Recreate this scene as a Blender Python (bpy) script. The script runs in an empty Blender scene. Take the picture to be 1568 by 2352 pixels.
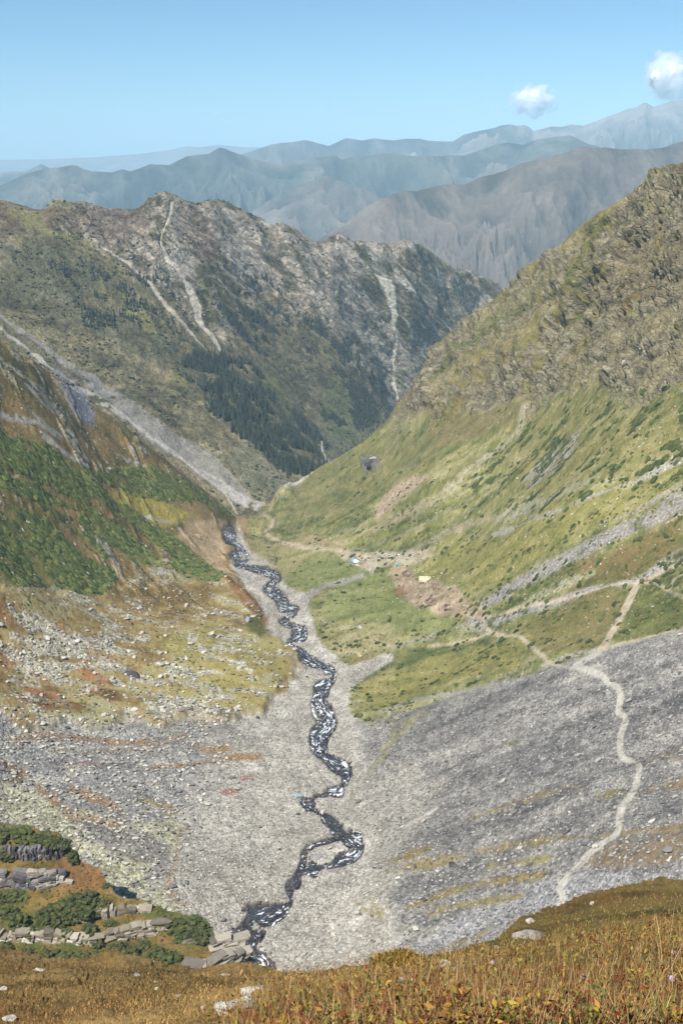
import bpy, math, time
import numpy as np
from mathutils import Vector, Matrix
T0 = time.time()
scene = bpy.context.scene
COL = scene.collection
# ------------------------------------------------------------------ camera
FPX = 2287.0; CX, CY = 784.0, 1176.0           # photo measured on a 1568 x 2352 grid, 35 mm lens
TH = math.atan((1176 - 350) / FPX)             # pitch below the horizon
ST, CT = math.sin(TH), math.cos(TH)
cam_d = bpy.data.cameras.new('camera'); cam = bpy.data.objects.new('camera', cam_d); COL.objects.link(cam)
cam_d.sensor_fit = 'VERTICAL'; cam_d.sensor_height = 36; cam_d.sensor_width = 24; cam_d.lens = 35.0
cam_d.clip_start = 0.1; cam_d.clip_end = 200000
cam.location = (0, 0, 0); cam.rotation_euler = (math.pi / 2 - TH, 0, 0)
scene.camera = cam
# ------------------------------------------------------------------ world, sun, exposure
SUN = Vector((-0.34, -0.42, 0.84)).normalized()
w = bpy.data.worlds.new('World'); scene.world = w; w.use_nodes = True
nt = w.node_tree; nt.nodes.clear()
sky = nt.nodes.new('ShaderNodeTexSky'); sky.sky_type = 'NISHITA'; sky.sun_disc = False
sky.sun_elevation = math.asin(SUN.z); sky.sun_rotation = math.atan2(SUN.x, SUN.y)
sky.altitude = 3000; sky.air_density = 1.0; sky.dust_density = 4.5; sky.ozone_density = 1.6
bg = nt.nodes.new('ShaderNodeBackground'); bg.inputs['Strength'].default_value = 0.068
wo = nt.nodes.new('ShaderNodeOutputWorld')
tint = nt.nodes.new('ShaderNodeMix'); tint.data_type = 'RGBA'; tint.blend_type = 'MULTIPLY'; tint.inputs[0].default_value = 1; tint.inputs[7].default_value = (.74, 1.02, 1.10, 1)
nt.links.new(sky.outputs[0], tint.inputs[6]); nt.links.new(tint.outputs[2], bg.inputs[0]); nt.links.new(bg.outputs[0], wo.inputs[0])
sl = bpy.data.lights.new('sun', 'SUN'); sl.energy = 4.3; sl.angle = math.radians(0.5); sl.color = (1.0, 0.95, 0.89)
so = bpy.data.objects.new('sun', sl); COL.objects.link(so); so.rotation_euler = SUN.to_track_quat('Z', 'Y').to_euler()
vs = scene.view_settings; vs.view_transform = 'Standard'; vs.look = 'None'; vs.gamma = 1; vs.use_curve_mapping = False
vs.exposure = 0.84
HAZE = 6.5e-5
scene.cycles.volume_bounces = 6; scene.cycles.max_bounces = 12
# ------------------------------------------------------------------ numeric helpers
rng = np.random.default_rng(7)
TAB = np.random.default_rng(3).random(65536).astype(np.float32) * 2 - 1
def _h(ix, iy, iz, s): return TAB[((ix * 73856093) ^ (iy * 19349663) ^ (iz * 83492791) ^ (s * 2654435)) & 65535]
def vn2(x, y, s=0):
    xf = np.floor(x); yf = np.floor(y); fx = x - xf; fy = y - yf; ix = xf.astype(np.int64); iy = yf.astype(np.int64)
    fx = fx * fx * (3 - 2 * fx); fy = fy * fy * (3 - 2 * fy)
    a = _h(ix, iy, 0, s); b = _h(ix + 1, iy, 0, s); c = _h(ix, iy + 1, 0, s); d = _h(ix + 1, iy + 1, 0, s)
    return (a + (b - a) * fx) * (1 - fy) + (c + (d - c) * fx) * fy
def vn3(x, y, z, s=0):
    zf = np.floor(z); fz = z - zf; iz = zf.astype(np.int64); fz = fz * fz * (3 - 2 * fz)
    xf = np.floor(x); yf = np.floor(y); fx = x - xf; fy = y - yf; ix = xf.astype(np.int64); iy = yf.astype(np.int64)
    fx = fx * fx * (3 - 2 * fx); fy = fy * fy * (3 - 2 * fy)
    def pl(k):
        a = _h(ix, iy, k, s); b = _h(ix + 1, iy, k, s); c = _h(ix, iy + 1, k, s); d = _h(ix + 1, iy + 1, k, s)
        return (a + (b - a) * fx) * (1 - fy) + (c + (d - c) * fx) * fy
    p = pl(iz); return p + (pl(iz + 1) - p) * fz
def fbm2(x, y, o=4, s=0, g=0.5):
    r = 0; a = 1.0; n = 0.0
    for k in range(o):
        r = r + a * vn2(x, y, s + k * 17); n += a; a *= g
        x, y = 1.6 * x + 1.2 * y + 3.1, -1.2 * x + 1.6 * y + 7.7
    return r / n
def fbm3(x, y, z, o=4, s=0, g=0.5):
    r = 0; a = 1.0; n = 0.0
    for k in range(o):
        r = r + a * vn3(x, y, z, s + k * 17); n += a; a *= g
        x, y, z = x * 2.03 + 1.3, y * 2.01 + 5.1, z * 2.05 + 2.7
    return r / n
def ridge2(x, y, o=4, s=0, g=0.5):
    r = 0; a = 1.0; n = 0.0
    for k in range(o):
        v = 1 - np.abs(vn2(x, y, s + k * 17)) * 1.6
        r = r + a * v; n += a; a *= g
        x, y = 1.7 * x + 1.05 * y + 3.1, -1.05 * x + 1.7 * y + 7.7
    return r / n
def sstep(a, b, x):
    t = np.clip((x - a) / (b - a), 0, 1); return t * t * (3 - 2 * t)
def T_of(Y):                                      # image row -> tangent of the depression angle
    dv = (np.asarray(Y, float) - CY) / FPX; return (ST + dv * CT) / (CT - dv * ST)
def Y_of(t):
    return CY + FPX * (t * CT - ST) / (CT + t * ST)
def A_of(X, Y):                                   # image point -> x / y of its ray on the ground plan
    dv = (np.asarray(Y, float) - CY) / FPX; return (np.asarray(X, float) - CX) / FPX / (CT - dv * ST)
def XY_of(x, y, z):
    f = y * CT - z * ST; u = y * ST + z * CT
    return CX + FPX * x / f, CY - FPX * u / f
def tps(P, V, Q, lam=0.0):
    def U(r2): return 0.5 * r2 * np.log(np.maximum(r2, 1e-12))
    n = len(P); d = P[:, None] - P[None]; K = U((d ** 2).sum(-1)) + lam * np.eye(n)
    L = np.zeros((n + 3, n + 3)); L[:n, :n] = K; L[:n, n] = 1; L[:n, n + 1:] = P; L[n, :n] = 1; L[n + 1:, :n] = P.T
    c = np.linalg.solve(L, np.concatenate([V, [0, 0, 0]]))
    out = np.empty(len(Q))
    for i in range(0, len(Q), 40000):
        q = Q[i:i + 40000]; dd = ((q[:, None] - P[None]) ** 2).sum(-1)
        out[i:i + 40000] = U(dd) @ c[:n] + c[n] + q @ c[n + 1:]
    return out
class Field:
    """height field over (a = x/y, D = y), bilinear"""
    def __init__(s, a0, a1, na, d0, d1, nd, geo=False):
        s.a = np.linspace(a0, a1, na); s.geo = geo
        s.q = np.linspace(math.log(d0), math.log(d1), nd) if geo else np.linspace(d0, d1, nd)
        s.D = np.exp(s.q) if geo else s.q; s.d0, s.d1 = d0, d1
        s.z = np.zeros((nd, na))
    def fit(s, P, V, sc, lam=0.0):
        A, D = np.meshgrid(s.a, s.D); Q = np.stack([A * D, D], -1).reshape(-1, 2) / sc
        s.z = tps(np.array(P) / sc, np.array(V, float), Q, lam).reshape(A.shape)
    def __call__(s, a, D):
        q = np.log(np.maximum(D, 1e-3)) if s.geo else D
        i = np.clip((a - s.a[0]) / (s.a[1] - s.a[0]), 0, len(s.a) - 1.001); j = np.clip((q - s.q[0]) / (s.q[1] - s.q[0]), 0, len(s.q) - 1.001)
        i0 = i.astype(int); j0 = j.astype(int); fi = i - i0; fj = j - j0; z = s.z
        return (z[j0, i0] * (1 - fi) + z[j0, i0 + 1] * fi) * (1 - fj) + (z[j0 + 1, i0] * (1 - fi) + z[j0 + 1, i0 + 1] * fi) * fj
    def xy(s, x, y): return s(x / np.maximum(y, .5), y)
    def hit(s, X, Y):
        """first meeting of the sight line through an image point with the surface -> x, y, z"""
        X = np.atleast_1d(np.asarray(X, float)); Y = np.atleast_1d(np.asarray(Y, float))
        a = A_of(X, Y); t = T_of(Y); n = 900
        D = np.exp(np.linspace(math.log(s.d0), math.log(s.d1), n)) if s.geo else np.linspace(s.d0, s.d1, n)
        g = s(np.repeat(a[:, None], n, 1), np.repeat(D[None], len(a), 0)) + t[:, None] * D[None]
        k = np.where((g > 0).any(1), (g > 0).argmax(1), (g / D[None]).argmax(1)); k = np.clip(k, 1, n - 1)
        r = np.arange(len(a)); g0, g1 = g[r, k - 1], g[r, k]
        f = np.where((g0 < 0) & (g1 > 0), -g0 / (g1 - g0 + 1e-9), 0.5)
        d = D[k - 1] + (D[k] - D[k - 1]) * f
        return a * d, d, s(a, d)
    def fit_crest(s, pts, dmin, dmax, width, it=4):
        """raise or lower the crest so that the skyline follows pts"""
        pts = np.array(pts, float); m = (s.D >= dmin) & (s.D <= dmax); Dm = s.D[m]
        aa = A_of(pts[:, 0], pts[:, 1]); tt = T_of(pts[:, 1]); o = np.argsort(aa); aa, tt = aa[o], tt[o]
        tgt = np.interp(s.a, aa, tt); wt = sstep(aa[0] - .03, aa[0], s.a) * (1 - sstep(aa[-1], aa[-1] + .03, s.a))
        for _ in range(it):
            t = -s.z[m] / Dm[:, None]; k = t.argmin(0); cur = t.min(0); Dk = Dm[k]
            Dk = np.convolve(np.pad(Dk, 4, 'edge'), np.ones(9) / 9, 'valid')
            dl = (cur - tgt) * Dk * wt
            s.z += dl[None] * np.exp(-((s.D[:, None] - Dk[None]) / width) ** 2)
def resample(pts, n):
    p = np.array(pts, float); d = np.r_[0, np.cumsum(np.hypot(*np.diff(p[:, :2], axis=0).T))]
    u = np.linspace(0, d[-1], n); return np.stack([np.interp(u, d, p[:, k]) for k in range(p.shape[1])], 1)
def catmull(pts, per=6):
    p = np.array(pts, float); p = np.vstack([2 * p[0] - p[1], p, 2 * p[-1] - p[-2]]); out = []
    for i in range(1, len(p) - 2):
        for t in np.linspace(0, 1, per, endpoint=False):
            a, b, c, d = p[i - 1], p[i], p[i + 1], p[i + 2]
            out.append(0.5 * (2 * b + (c - a) * t + (2 * a - 5 * b + 4 * c - d) * t * t + (3 * b - a - 3 * c + d) * t ** 3))
    out.append(p[-2]); return np.array(out)
def sdist(px, py, poly):
    """signed distance to a polygon, positive inside"""
    d = np.full(px.shape, 1e18); ins = np.zeros(px.shape, bool); n = len(poly)
    for i in range(n):
        x0, y0 = poly[i]; x1, y1 = poly[(i + 1) % n]; ex, ey = x1 - x0, y1 - y0
        t = np.clip(((px - x0) * ex + (py - y0) * ey) / (ex * ex + ey * ey + 1e-12), 0, 1)
        d = np.minimum(d, (px - x0 - t * ex) ** 2 + (py - y0 - t * ey) ** 2)
        if y0 != y1: ins ^= ((y0 > py) != (y1 > py)) & (px < (x1 - x0) * (py - y0) / (y1 - y0) + x0)
    return np.where(ins, 1, -1) * np.sqrt(d)
def ribbon(pts, wid):
    """outline of a strip (x, y, half width taken from wid)"""
    p = catmull(pts, 4); wv = np.interp(np.linspace(0, 1, len(p)), np.linspace(0, 1, len(wid)) if hasattr(wid, '__len__') else [0, 1], wid if hasattr(wid, '__len__') else [wid, wid]) / 2
    d = np.gradient(p, axis=0); nn = np.stack([-d[:, 1], d[:, 0]], 1); nn /= np.linalg.norm(nn, axis=1)[:, None] + 1e-9
    return np.vstack([p + nn * wv[:, None], (p - nn * wv[:, None])[::-1]])
class Painter:
    def __init__(s, F, x, y):
        s.F, s.x, s.y, s.k = F, x, y, 1.5; s.N = len(x)
        s.wob = fbm2(x / (0.02 * y + 1), y / (0.02 * y + 1), 3, 11)
        s.wob2 = fbm2(x / 9., y / 9., 4, 5)
    def mask(s, pts, soft=5, wob=10, dens=True):
        """polygon given on the photo -> weights of the ground points; soft, wob in photo pixels"""
        p = np.array(pts, float)
        if dens:
            q = np.vstack([p, p[:1]]); q = np.vstack([np.linspace(q[i], q[i + 1], max(2, int(np.hypot(*(q[i + 1] - q[i])) / 40) + 1), endpoint=False) for i in range(len(p))])
        else: q = p
        wx, wy, _ = s.F.hit(q[:, 0], q[:, 1]); pl = np.stack([wx, wy], 1)
        out = np.zeros(s.N); pad = 0.01 * wy.max() * (wob + soft) / 8 + 1
        m = (s.x > wx.min() - pad) & (s.x < wx.max() + pad) & (s.y > wy.min() - pad) & (s.y < wy.max() + pad)
        if not m.any(): return out
        px = s.y[m] / FPX * s.k
        d = sdist(s.x[m], s.y[m], pl) / px + wob * (s.wob[m] + .6 * s.wob2[m])
        out[m] = sstep(-soft, soft, d); return out
    def strip(s, pts, wid, soft=3, wob=5): return s.mask(ribbon(pts, wid), soft, wob, dens=False)
def lin(c):
    c = np.array(c, float) / 255; return np.where(c <= .04045, c / 12.92, ((c + .055) / 1.055) ** 2.4)
KA = 0.80
def pal(n, *cols):
    """n in -1..1 picks along a list of photo colours -> base colours"""
    L = np.array([lin(c) for c in cols]) * KA; L = L * .92 + .08 * (L @ [.3, .6, .1])[:, None]; u = (np.clip(n, -1, 1) + 1) / 2 * (len(cols) - 1)
    i = np.clip(u.astype(int), 0, len(cols) - 2); f = (u - i)[:, None]; return L[i] * (1 - f) + L[i + 1] * f
def mixc(a, b, m): return a + (b - a) * np.asarray(m)[:, None]
# ------------------------------------------------------------------ blender helpers
def tag(o, label=None, cat=None, group=None, kind=None):
    if label: o['label'] = label
    if cat: o['category'] = cat
    if group: o['group'] = group
    if kind: o['kind'] = kind
    return o
def mk_mesh(name, V, F, mat=None, col=None, attrs=None, smooth=True):
    me = bpy.data.meshes.new(name); V = np.asarray(V, np.float32); F = np.asarray(F, np.int32); k = F.shape[1]
    me.vertices.add(len(V)); me.vertices.foreach_set('co', V.ravel())
    me.loops.add(F.size); me.loops.foreach_set('vertex_index', F.ravel())
    me.polygons.add(len(F)); me.polygons.foreach_set('loop_start', np.arange(0, F.size, k, dtype=np.int32))
    me.polygons.foreach_set('loop_total', np.full(len(F), k, np.int32))
    me.polygons.foreach_set('use_smooth', np.full(len(F), smooth))
    if col is not None:
        at = me.color_attributes.new('albedo', 'FLOAT_COLOR', 'POINT'); c = np.ones((len(V), 4), np.float32); c[:, :3] = col; at.data.foreach_set('color', c.ravel())
    for n, v in (attrs or {}).items():
        at = me.attributes.new(n, 'FLOAT', 'POINT'); at.data.foreach_set('value', np.asarray(v, np.float32))
    me.update(calc_edges=True); me.validate()
    if mat: me.materials.append(mat)
    return me
def obj(name, me, parent=None, loc=None):
    o = bpy.data.objects.new(name, me); COL.objects.link(o)
    if parent: o.parent = parent
    if loc is not None: o.location = loc
    return o
def grid_faces(nr, nc):
    i = np.arange(nr * nc).reshape(nr, nc)
    return np.stack([i[:-1, :-1], i[:-1, 1:], i[1:, 1:], i[1:, :-1]], -1).reshape(-1, 4)
def adaptive(F, a0, a1, nc, nr, lowK=60.0):
    """rows of a column follow the relief, so steep faces get enough of them"""
    a = np.linspace(a0, a1, nc); n = 1400
    D = np.exp(np.linspace(math.log(F.d0 + .01), math.log(F.d1 - .01), n)); A, DD = np.meshgrid(a, D)
    Z = F(A, DD); Y = Y_of(-Z / DD); Wt = np.abs(np.diff(Y, axis=0)) + lowK * np.diff(np.log(DD), axis=0)
    k = np.ones(31) / 31
    Wt = np.apply_along_axis(lambda r: np.convolve(np.pad(r, 15, 'edge'), k, 'valid'), 1, Wt)
    Wt = np.apply_along_axis(lambda r: np.convolve(np.pad(r, 15, 'edge'), k, 'valid'), 0, Wt)
    cum = np.vstack([np.zeros(nc), np.cumsum(Wt, 0)]); out = np.empty((nr, nc))
    for j in range(nc): out[:, j] = np.interp(np.linspace(0, cum[-1, j], nr), cum[:, j], D)
    A = np.repeat(a[None], nr, 0); return A, out
def grid_normals(X, Y, Z):
    P = np.stack([X, Y, Z], -1); du = np.gradient(P, axis=1); dv = np.gradient(P, axis=0)
    n = np.cross(du, dv); n /= np.linalg.norm(n, axis=-1)[..., None] + 1e-12; n[n[..., 2] < 0] *= -1; return n
class N:
    """small node graph helper"""
    def __init__(s, name):
        s.m = bpy.data.materials.new(name); s.m.use_nodes = True; s.t = s.m.node_tree; s.t.nodes.clear()
        s.out = s.t.nodes.new('ShaderNodeOutputMaterial'); s.b = s.t.nodes.new('ShaderNodeBsdfPrincipled')
        s.t.links.new(s.b.outputs[0], s.out.inputs[0]); s.geo = s.t.nodes.new('ShaderNodeNewGeometry')
        s.b.inputs['Specular IOR Level'].default_value = 0.15
    def n(s, ty, **kw):
        x = s.t.nodes.new(ty)
        for k, v in kw.items():
            if k.startswith('i_'):
                k = k[2:]; s.put(x.inputs[int(k) if k.isdigit() else k.replace('_', ' ')], v)
            else: setattr(x, k, v)
        return x
    def put(s, inp, v):
        if hasattr(v, 'is_output') or isinstance(v, bpy.types.NodeSocket): s.t.links.new(v, inp)
        else: inp.default_value = v
    def noise(s, scale, detail=4, rough=0.55, vec=None, dist=0.0):
        x = s.n('ShaderNodeTexNoise', i_Scale=scale, i_Detail=detail, i_Roughness=rough, i_Distortion=dist); s.put(x.inputs['Vector'], vec or s.geo.outputs['Position']); return x.outputs['Fac']
    def math(s, op, a, b=0.0, c=0.0):
        x = s.n('ShaderNodeMath', operation=op); s.put(x.inputs[0], a); s.put(x.inputs[1], b); s.put(x.inputs[2], c); return x.outputs[0]
    def ramp(s, v, stops):
        x = s.n('ShaderNodeValToRGB'); s.put(x.inputs[0], v); e = x.color_ramp.elements
        while len(e) < len(stops): e.new(0.5)
        for k, (p, c) in enumerate(stops): e[k].position = p; e[k].color = c if hasattr(c, '__len__') else (c, c, c, 1)
        return x.outputs[0]
    def mix(s, f, a, b, bt='MIX'):
        x = s.n('ShaderNodeMix', data_type='RGBA', blend_type=bt); s.put(x.inputs[0], f); s.put(x.inputs[6], a); s.put(x.inputs[7], b); return x.outputs[2]
    def attr(s, name, fac=False):
        x = s.n('ShaderNodeAttribute', attribute_name=name); return x.outputs['Fac' if fac else 'Color']
    def scale(s, v3):
        x = s.n('ShaderNodeMapping'); s.put(x.inputs[0], s.geo.outputs['Position']); x.inputs['Scale'].default_value = v3; return x.outputs[0]
    def bump(s, h, dist, strength=1.0):
        x = s.n('ShaderNodeBump', i_Distance=dist, i_Strength=strength); s.put(x.inputs['Height'], h); s.put(s.b.inputs['Normal'], x.outputs[0]); return x
def terrain_mat(name, stone, fine, bumpd, rough=0.95, lo=0.72, hi=1.28, rock=0):
    g = N(name); c = g.attr('albedo'); st = g.attr('stone', True)
    v = g.n('ShaderNodeTexVoronoi', i_Scale=1.0 / stone, feature='F1'); g.put(v.inputs['Vector'], g.geo.outputs['Position'])
    sep = g.n('ShaderNodeSeparateColor'); g.put(sep.inputs[0], v.outputs['Color'])
    sv = g.math('MULTIPLY_ADD', sep.outputs[0], 0.75, 0.62); cell = g.mix(st, (1, 1, 1, 1), sv)
    no = g.noise(1.0 / fine, 5, 0.65); nv = g.math('MULTIPLY_ADD', no, (hi - lo) * 1.6, 1 - (hi - lo) * .8)
    x = g.mix(1.0, c, cell, 'MULTIPLY'); x = g.mix(1.0, x, nv, 'MULTIPLY'); g.put(g.b.inputs['Base Color'], x)
    g.b.inputs['Roughness'].default_value = rough
    if rock:
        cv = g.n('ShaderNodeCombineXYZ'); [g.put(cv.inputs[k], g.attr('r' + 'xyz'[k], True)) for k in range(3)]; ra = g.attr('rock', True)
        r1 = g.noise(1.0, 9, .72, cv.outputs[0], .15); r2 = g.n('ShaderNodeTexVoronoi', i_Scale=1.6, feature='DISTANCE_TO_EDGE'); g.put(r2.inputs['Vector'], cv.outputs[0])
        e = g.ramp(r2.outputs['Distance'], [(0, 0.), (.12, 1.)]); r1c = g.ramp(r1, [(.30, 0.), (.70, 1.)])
        tone = g.math('MULTIPLY_ADD', r1c, 1.35, .42); tone = g.math('MULTIPLY', tone, g.math('MULTIPLY_ADD', e, .22, .80))  # rock tone; hollows and crack lines darkened in the colour as painted shade
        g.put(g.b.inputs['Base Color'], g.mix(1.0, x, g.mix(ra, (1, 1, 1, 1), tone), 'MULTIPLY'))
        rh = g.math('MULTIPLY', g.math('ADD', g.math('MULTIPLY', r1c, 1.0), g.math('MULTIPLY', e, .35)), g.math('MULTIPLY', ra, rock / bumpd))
    h = g.math('SUBTRACT', no, g.math('MULTIPLY', v.outputs['Distance'], g.math('MULTIPLY', st, 0.9)))
    if rock: h = g.math('ADD', h, rh)
    g.bump(h, bumpd, 1.0); return g.m
# ------------------------------------------------------------------ the valley (surface B)
STREAM = [(524,1212),(528,1225),(540,1249),(552,1270),(545,1294),(585,1306),(633,1318),(619,1335),(612,1354),(645,1371),(650,1390),(684,1400),(657,1417),(660,1433),(691,1448),(669,1467),(679,1486),
 (700,1512),(740,1530),(772,1550),(735,1590),(742,1620),(765,1648),(742,1682),(738,1710),(762,1750),(792,1775),(772,1812),(734,1828),(696,1838),(725,1859),(766,1888),(789,1914),(823,1950),(758,1984),(722,1996),
 (686,2015),(669,2046),(657,2080),(590,2106),(571,2123),(576,2161),(585,2195),(605,2226),(625,2290)]
STREAM_W = [26,28,30,32,34,26,24,30,32,34,36,24,34,36,38,40,40,36,34,40,44,44,42,44,44,46,46,40,22,20,44,48,54,36,34,40,40,34,38,66,74,60,58,60,60]
BRA = [(789,1914),(770,1924),(729,1936),(701,1953),(696,1979),(680,2012)]
BRX = [[(736,1592),(718,1608),(722,1640),(740,1662)],[(545,1296),(570,1282),(560,1262),(545,1248)],[(688,1402),(668,1388),(652,1372)],[(770,1815),(790,1800),(800,1780),(776,1760)],[(825,1950),(812,1930),(830,1915),(800,1905)],[(660,1470),(700,1462),(694,1446)],[(742,1684),(718,1700),(722,1724),(748,1742)],[(586,2108),(610,2125),(640,2110),(660,2090)]]
BRB = [(571,2115),(554,2132),(523,2142),(523,2166),(548,2182),(576,2196)]
_s = catmull([(a, b, c) for (a, b), c in zip(STREAM, STREAM_W)], 3); _k = np.arange(len(_s)); _j = np.random.default_rng(12)
STREAM_W = _s[:, 2] * .64 * (1 + .75 * vn2(_k * .8, _k * 0., 3)); STREAM = [(a + 7.5 * p + 4.2 * q, b + 2.2 * q) for (a, b), p, q in zip(_s[:, :2], vn2(_k * .45, _k * 0. + 3, 8), _j.uniform(-1, 1, len(_s)))]
def zs(D): return np.where(np.asarray(D) < 880, -232 - .14 * (np.asarray(D, float) - 240), -321.6 - .32 * (np.asarray(D, float) - 880))
P, V = [], []
def cH(X, Y, h):
    t = float(T_of(Y)); D = (198.4 - h) / (t - .14); P.append((float(A_of(X, Y)) * D, D)); V.append(-t * D)
def cD(X, Y, D, dD=0, dz=0):
    t = float(T_of(Y)); a = float(A_of(X, Y)); P.append((a * (D + dD), D + dD)); V.append(-t * D + dz)
def cW(x, y, z): P.append((x, y)); V.append(z)
for (x, y) in STREAM[::9]: cH(x, y, 0)
for c in [(620,1700,2),(400,1800,6),(200,1800,10),(0,1700,19),(0,1850,15),(600,2000,2),(450,2100,4),(300,2000,8),(900,2000,5),(820,1700,4),(1000,2150,5),(1568,2000,43),(1200,2100,16),(1200,2000,18),(1200,1800,26),(1568,1800,48),
          (1400,1900,38),(1000,1800,10),(1300,1530,42),(1568,1700,50),(1568,1500,60),(1568,1400,66),(1568,1250,83),(1568,1000,127),(1300,1300,62),(1000,1300,20),(980,1350,16),(850,1290,13),(700,1260,7),(1180,1000,100),
          (1000,1100,64),(850,1100,46),(720,1110,26),(600,1180,5),(650,1145,14),(1100,1450,24),(900,1450,10),(760,1350,4),(1350,1120,96),
          (0,1500,30),(0,1300,62),(0,1000,116),(200,1200,54),(300,1330,22),(500,1330,8),(450,1170,26),(400,1450,10),(200,1450,24),(600,1500,4),(250,1600,11),(0,1600,25),(100,1350,40)]: cH(*c)
for c in [(1568,800,580),(1568,600,650),(1568,370,705),(1400,700,720),(1200,800,800),(1050,850,850),(960,870,910),(850,980,940),(680,1120,975),(1180,640,930),(1300,560,860),(1450,450,775),(0,780,750),(130,870,790),(260,960,820),(400,1080,850),(540,1190,885),(250,1050,740),(120,950,700)]: cD(*c)
for c in [(1568,370,705),(1450,450,775),(1300,560,860),(1180,640,930),(960,870,910),(850,980,940),(680,1120,975)]: cD(*c, 110, -75)
for c in [(0,780,750),(130,870,790),(260,960,820),(400,1080,850),(540,1190,885)]: cD(*c, 80, -60)
for c in [(-175,300,-200),(-250,400,-150),(-420,700,0),(230,300,-135),(330,500,10),(440,700,80),(0,150,-222),(-90,150,-215),(100,150,-200),(0,1300,-560),(-300,1200,-420),(300,1300,-480),(650,1200,-80),(-560,1000,-60)]: cW(*c)
B = Field(-0.62, 0.62, 260, 60, 1350, 420)
B.fit(P, V, 400.0, lam=1e-4)
SKR = [(680,1110),(750,1065),(830,1015),(890,962),(915,920),(945,880),(975,835),(1000,795),(1050,745),(1100,705),(1150,668),(1178,650),(1185,620),(1240,590),(1290,555),(1330,520),(1370,490),(1410,470),(1440,450),(1470,430),(1510,405),(1540,385),(1568,370),(1640,330)]
SKL = [(-60,735),(0,780),(30,795),(75,820),(120,862),(160,890),(200,925),(250,955),(300,990),(340,1020),(390,1060),(440,1105),(500,1150),(540,1190)]
B.fit_crest(SKR, 650, 1150, 90); B.fit_crest(SKL, 600, 1000, 70)
print('B fitted', time.time() - T0)
Ab, Db = adaptive(B, -0.50, 0.50, 980, 1150)
Xb = Ab * Db; Zb = B(Ab, Db); Yb = Db
PB = Painter(B, Xb.ravel(), Yb.ravel()); x, y, z = Xb.ravel(), Yb.ravel(), Zb.ravel(); NN = len(x)
M = {}
bed_poly = [(500,1185),(545,1200),(560,1225),(575,1262),(625,1290),(650,1325),(665,1370),(705,1400),(722,1440),(738,1475),(800,1530),(900,1497),(905,1520),(850,1550),(800,1590),(812,1650),(850,1800),(870,1900),(880,2000),(900,2330),(380,2330),(400,2100),(380,2000),(420,1900),(470,1800),(500,1700),(560,1640),(600,1610),(660,1585),(690,1562),(702,1530),(672,1490),(640,1478),(605,1460),(612,1425),(585,1385),(560,1350),(530,1300),(510,1240)]
M['bed'] = PB.mask(bed_poly, 4, 6); bedr = PB.mask(bed_poly, 60, 6)
M['stream'] = PB.strip(STREAM, STREAM_W, 3, 4); M['stream'] = np.maximum(M['stream'], np.maximum(PB.strip(BRA, 15, 3, 3), PB.strip(BRB, 13, 3, 3)))
for b_ in BRX: M['stream'] = np.maximum(M['stream'], PB.strip(b_, 11, 3, 4) * .8)
cliff_poly = [(1700,300),(1568,365),(1450,445),(1300,552),(1178,636),(1100,700),(1000,790),(930,900),(905,955),(960,950),(1020,968),(1120,930),(1190,912),(1215,905),(1235,935),(1330,880),(1400,890),(1460,940),(1500,890),(1568,885),(1700,870)]
M['cliff'] = PB.mask(cliff_poly, 12, 26)
tong = np.zeros(NN)
for t_, w_ in [([(990,900),(1080,820),(1180,760),(1280,690)], [30, 34, 30, 10]), ([(1080,760),(1180,690),(1290,620),(1400,560)], [16, 30, 34, 14]), ([(1300,830),(1400,770),(1500,745),(1568,700)], [10, 34, 40, 20]), ([(1235,935),(1330,850),(1430,820)], [30, 34, 10]), ([(1440,930),(1500,850),(1568,800)], [30, 30, 24]), ([(1360,660),(1460,600),(1568,560)], [14, 44, 50])]: tong = np.maximum(tong, PB.strip(t_, w_, 6, 16))
M['cliff'] *= 1 - .5 * tong
shr1 = [(0,990),(60,1010),(150,1070),(240,1130),(320,1175),(420,1240),(480,1290),(520,1325),(500,1340),(440,1335),(400,1310),(330,1290),(270,1262),(210,1235),(180,1200),(80,1170),(0,1120)]
shr2 = [(0,1190),(90,1175),(170,1210),(220,1245),(265,1300),(270,1330),(240,1368),(170,1362),(120,1345),(60,1340),(0,1345)]
shr3 = [(110,1060),(210,1085),(340,1072),(440,1110),(545,1190),(530,1195),(460,1165),(400,1165),(300,1130),(220,1110)]
sh = np.maximum(PB.mask(shr1, 6, 12), PB.mask(shr2, 6, 12)); sh = np.maximum(sh, .85 * PB.mask(shr3, 6, 10))
gaps = [PB.strip([(205,1160),(280,1200),(340,1240),(390,1290)], 22), PB.strip([(150,1215),(230,1290),(340,1312),(440,1345)], 16), PB.strip([(0,1150),(100,1160),(190,1195)], 14), PB.strip([(20,1080),(100,1120),(180,1170)],10)]
for gm in gaps: sh = sh * (1 - gm)
M['shrub'] = sh
M['meadow'] = PB.mask([(560,1195),(600,1175),(680,1112),(820,1020),(900,955),(1010,960),(1130,925),(1215,905),(1330,885),(1568,880),(1700,860),(1700,1440),(1568,1450),(1400,1478),(1330,1510),(1260,1530),(1100,1570),(960,1630),(870,1680),(800,1640),(800,1590),(850,1550),(905,1515),(905,1500),(830,1500),(790,1520),(740,1475),(722,1440),(705,1400),(700,1370),(665,1350),(650,1325),(625,1290),(575,1262)], 5, 8)
M['scree'] = PB.mask([(820,1660),(880,1655),(980,1615),(1120,1575),(1250,1535),(1400,1495),(1568,1455),(1700,1435),(1700,2300),(1100,2300),(930,2200),(880,2000),(850,1850)], 26, 22)
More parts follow.
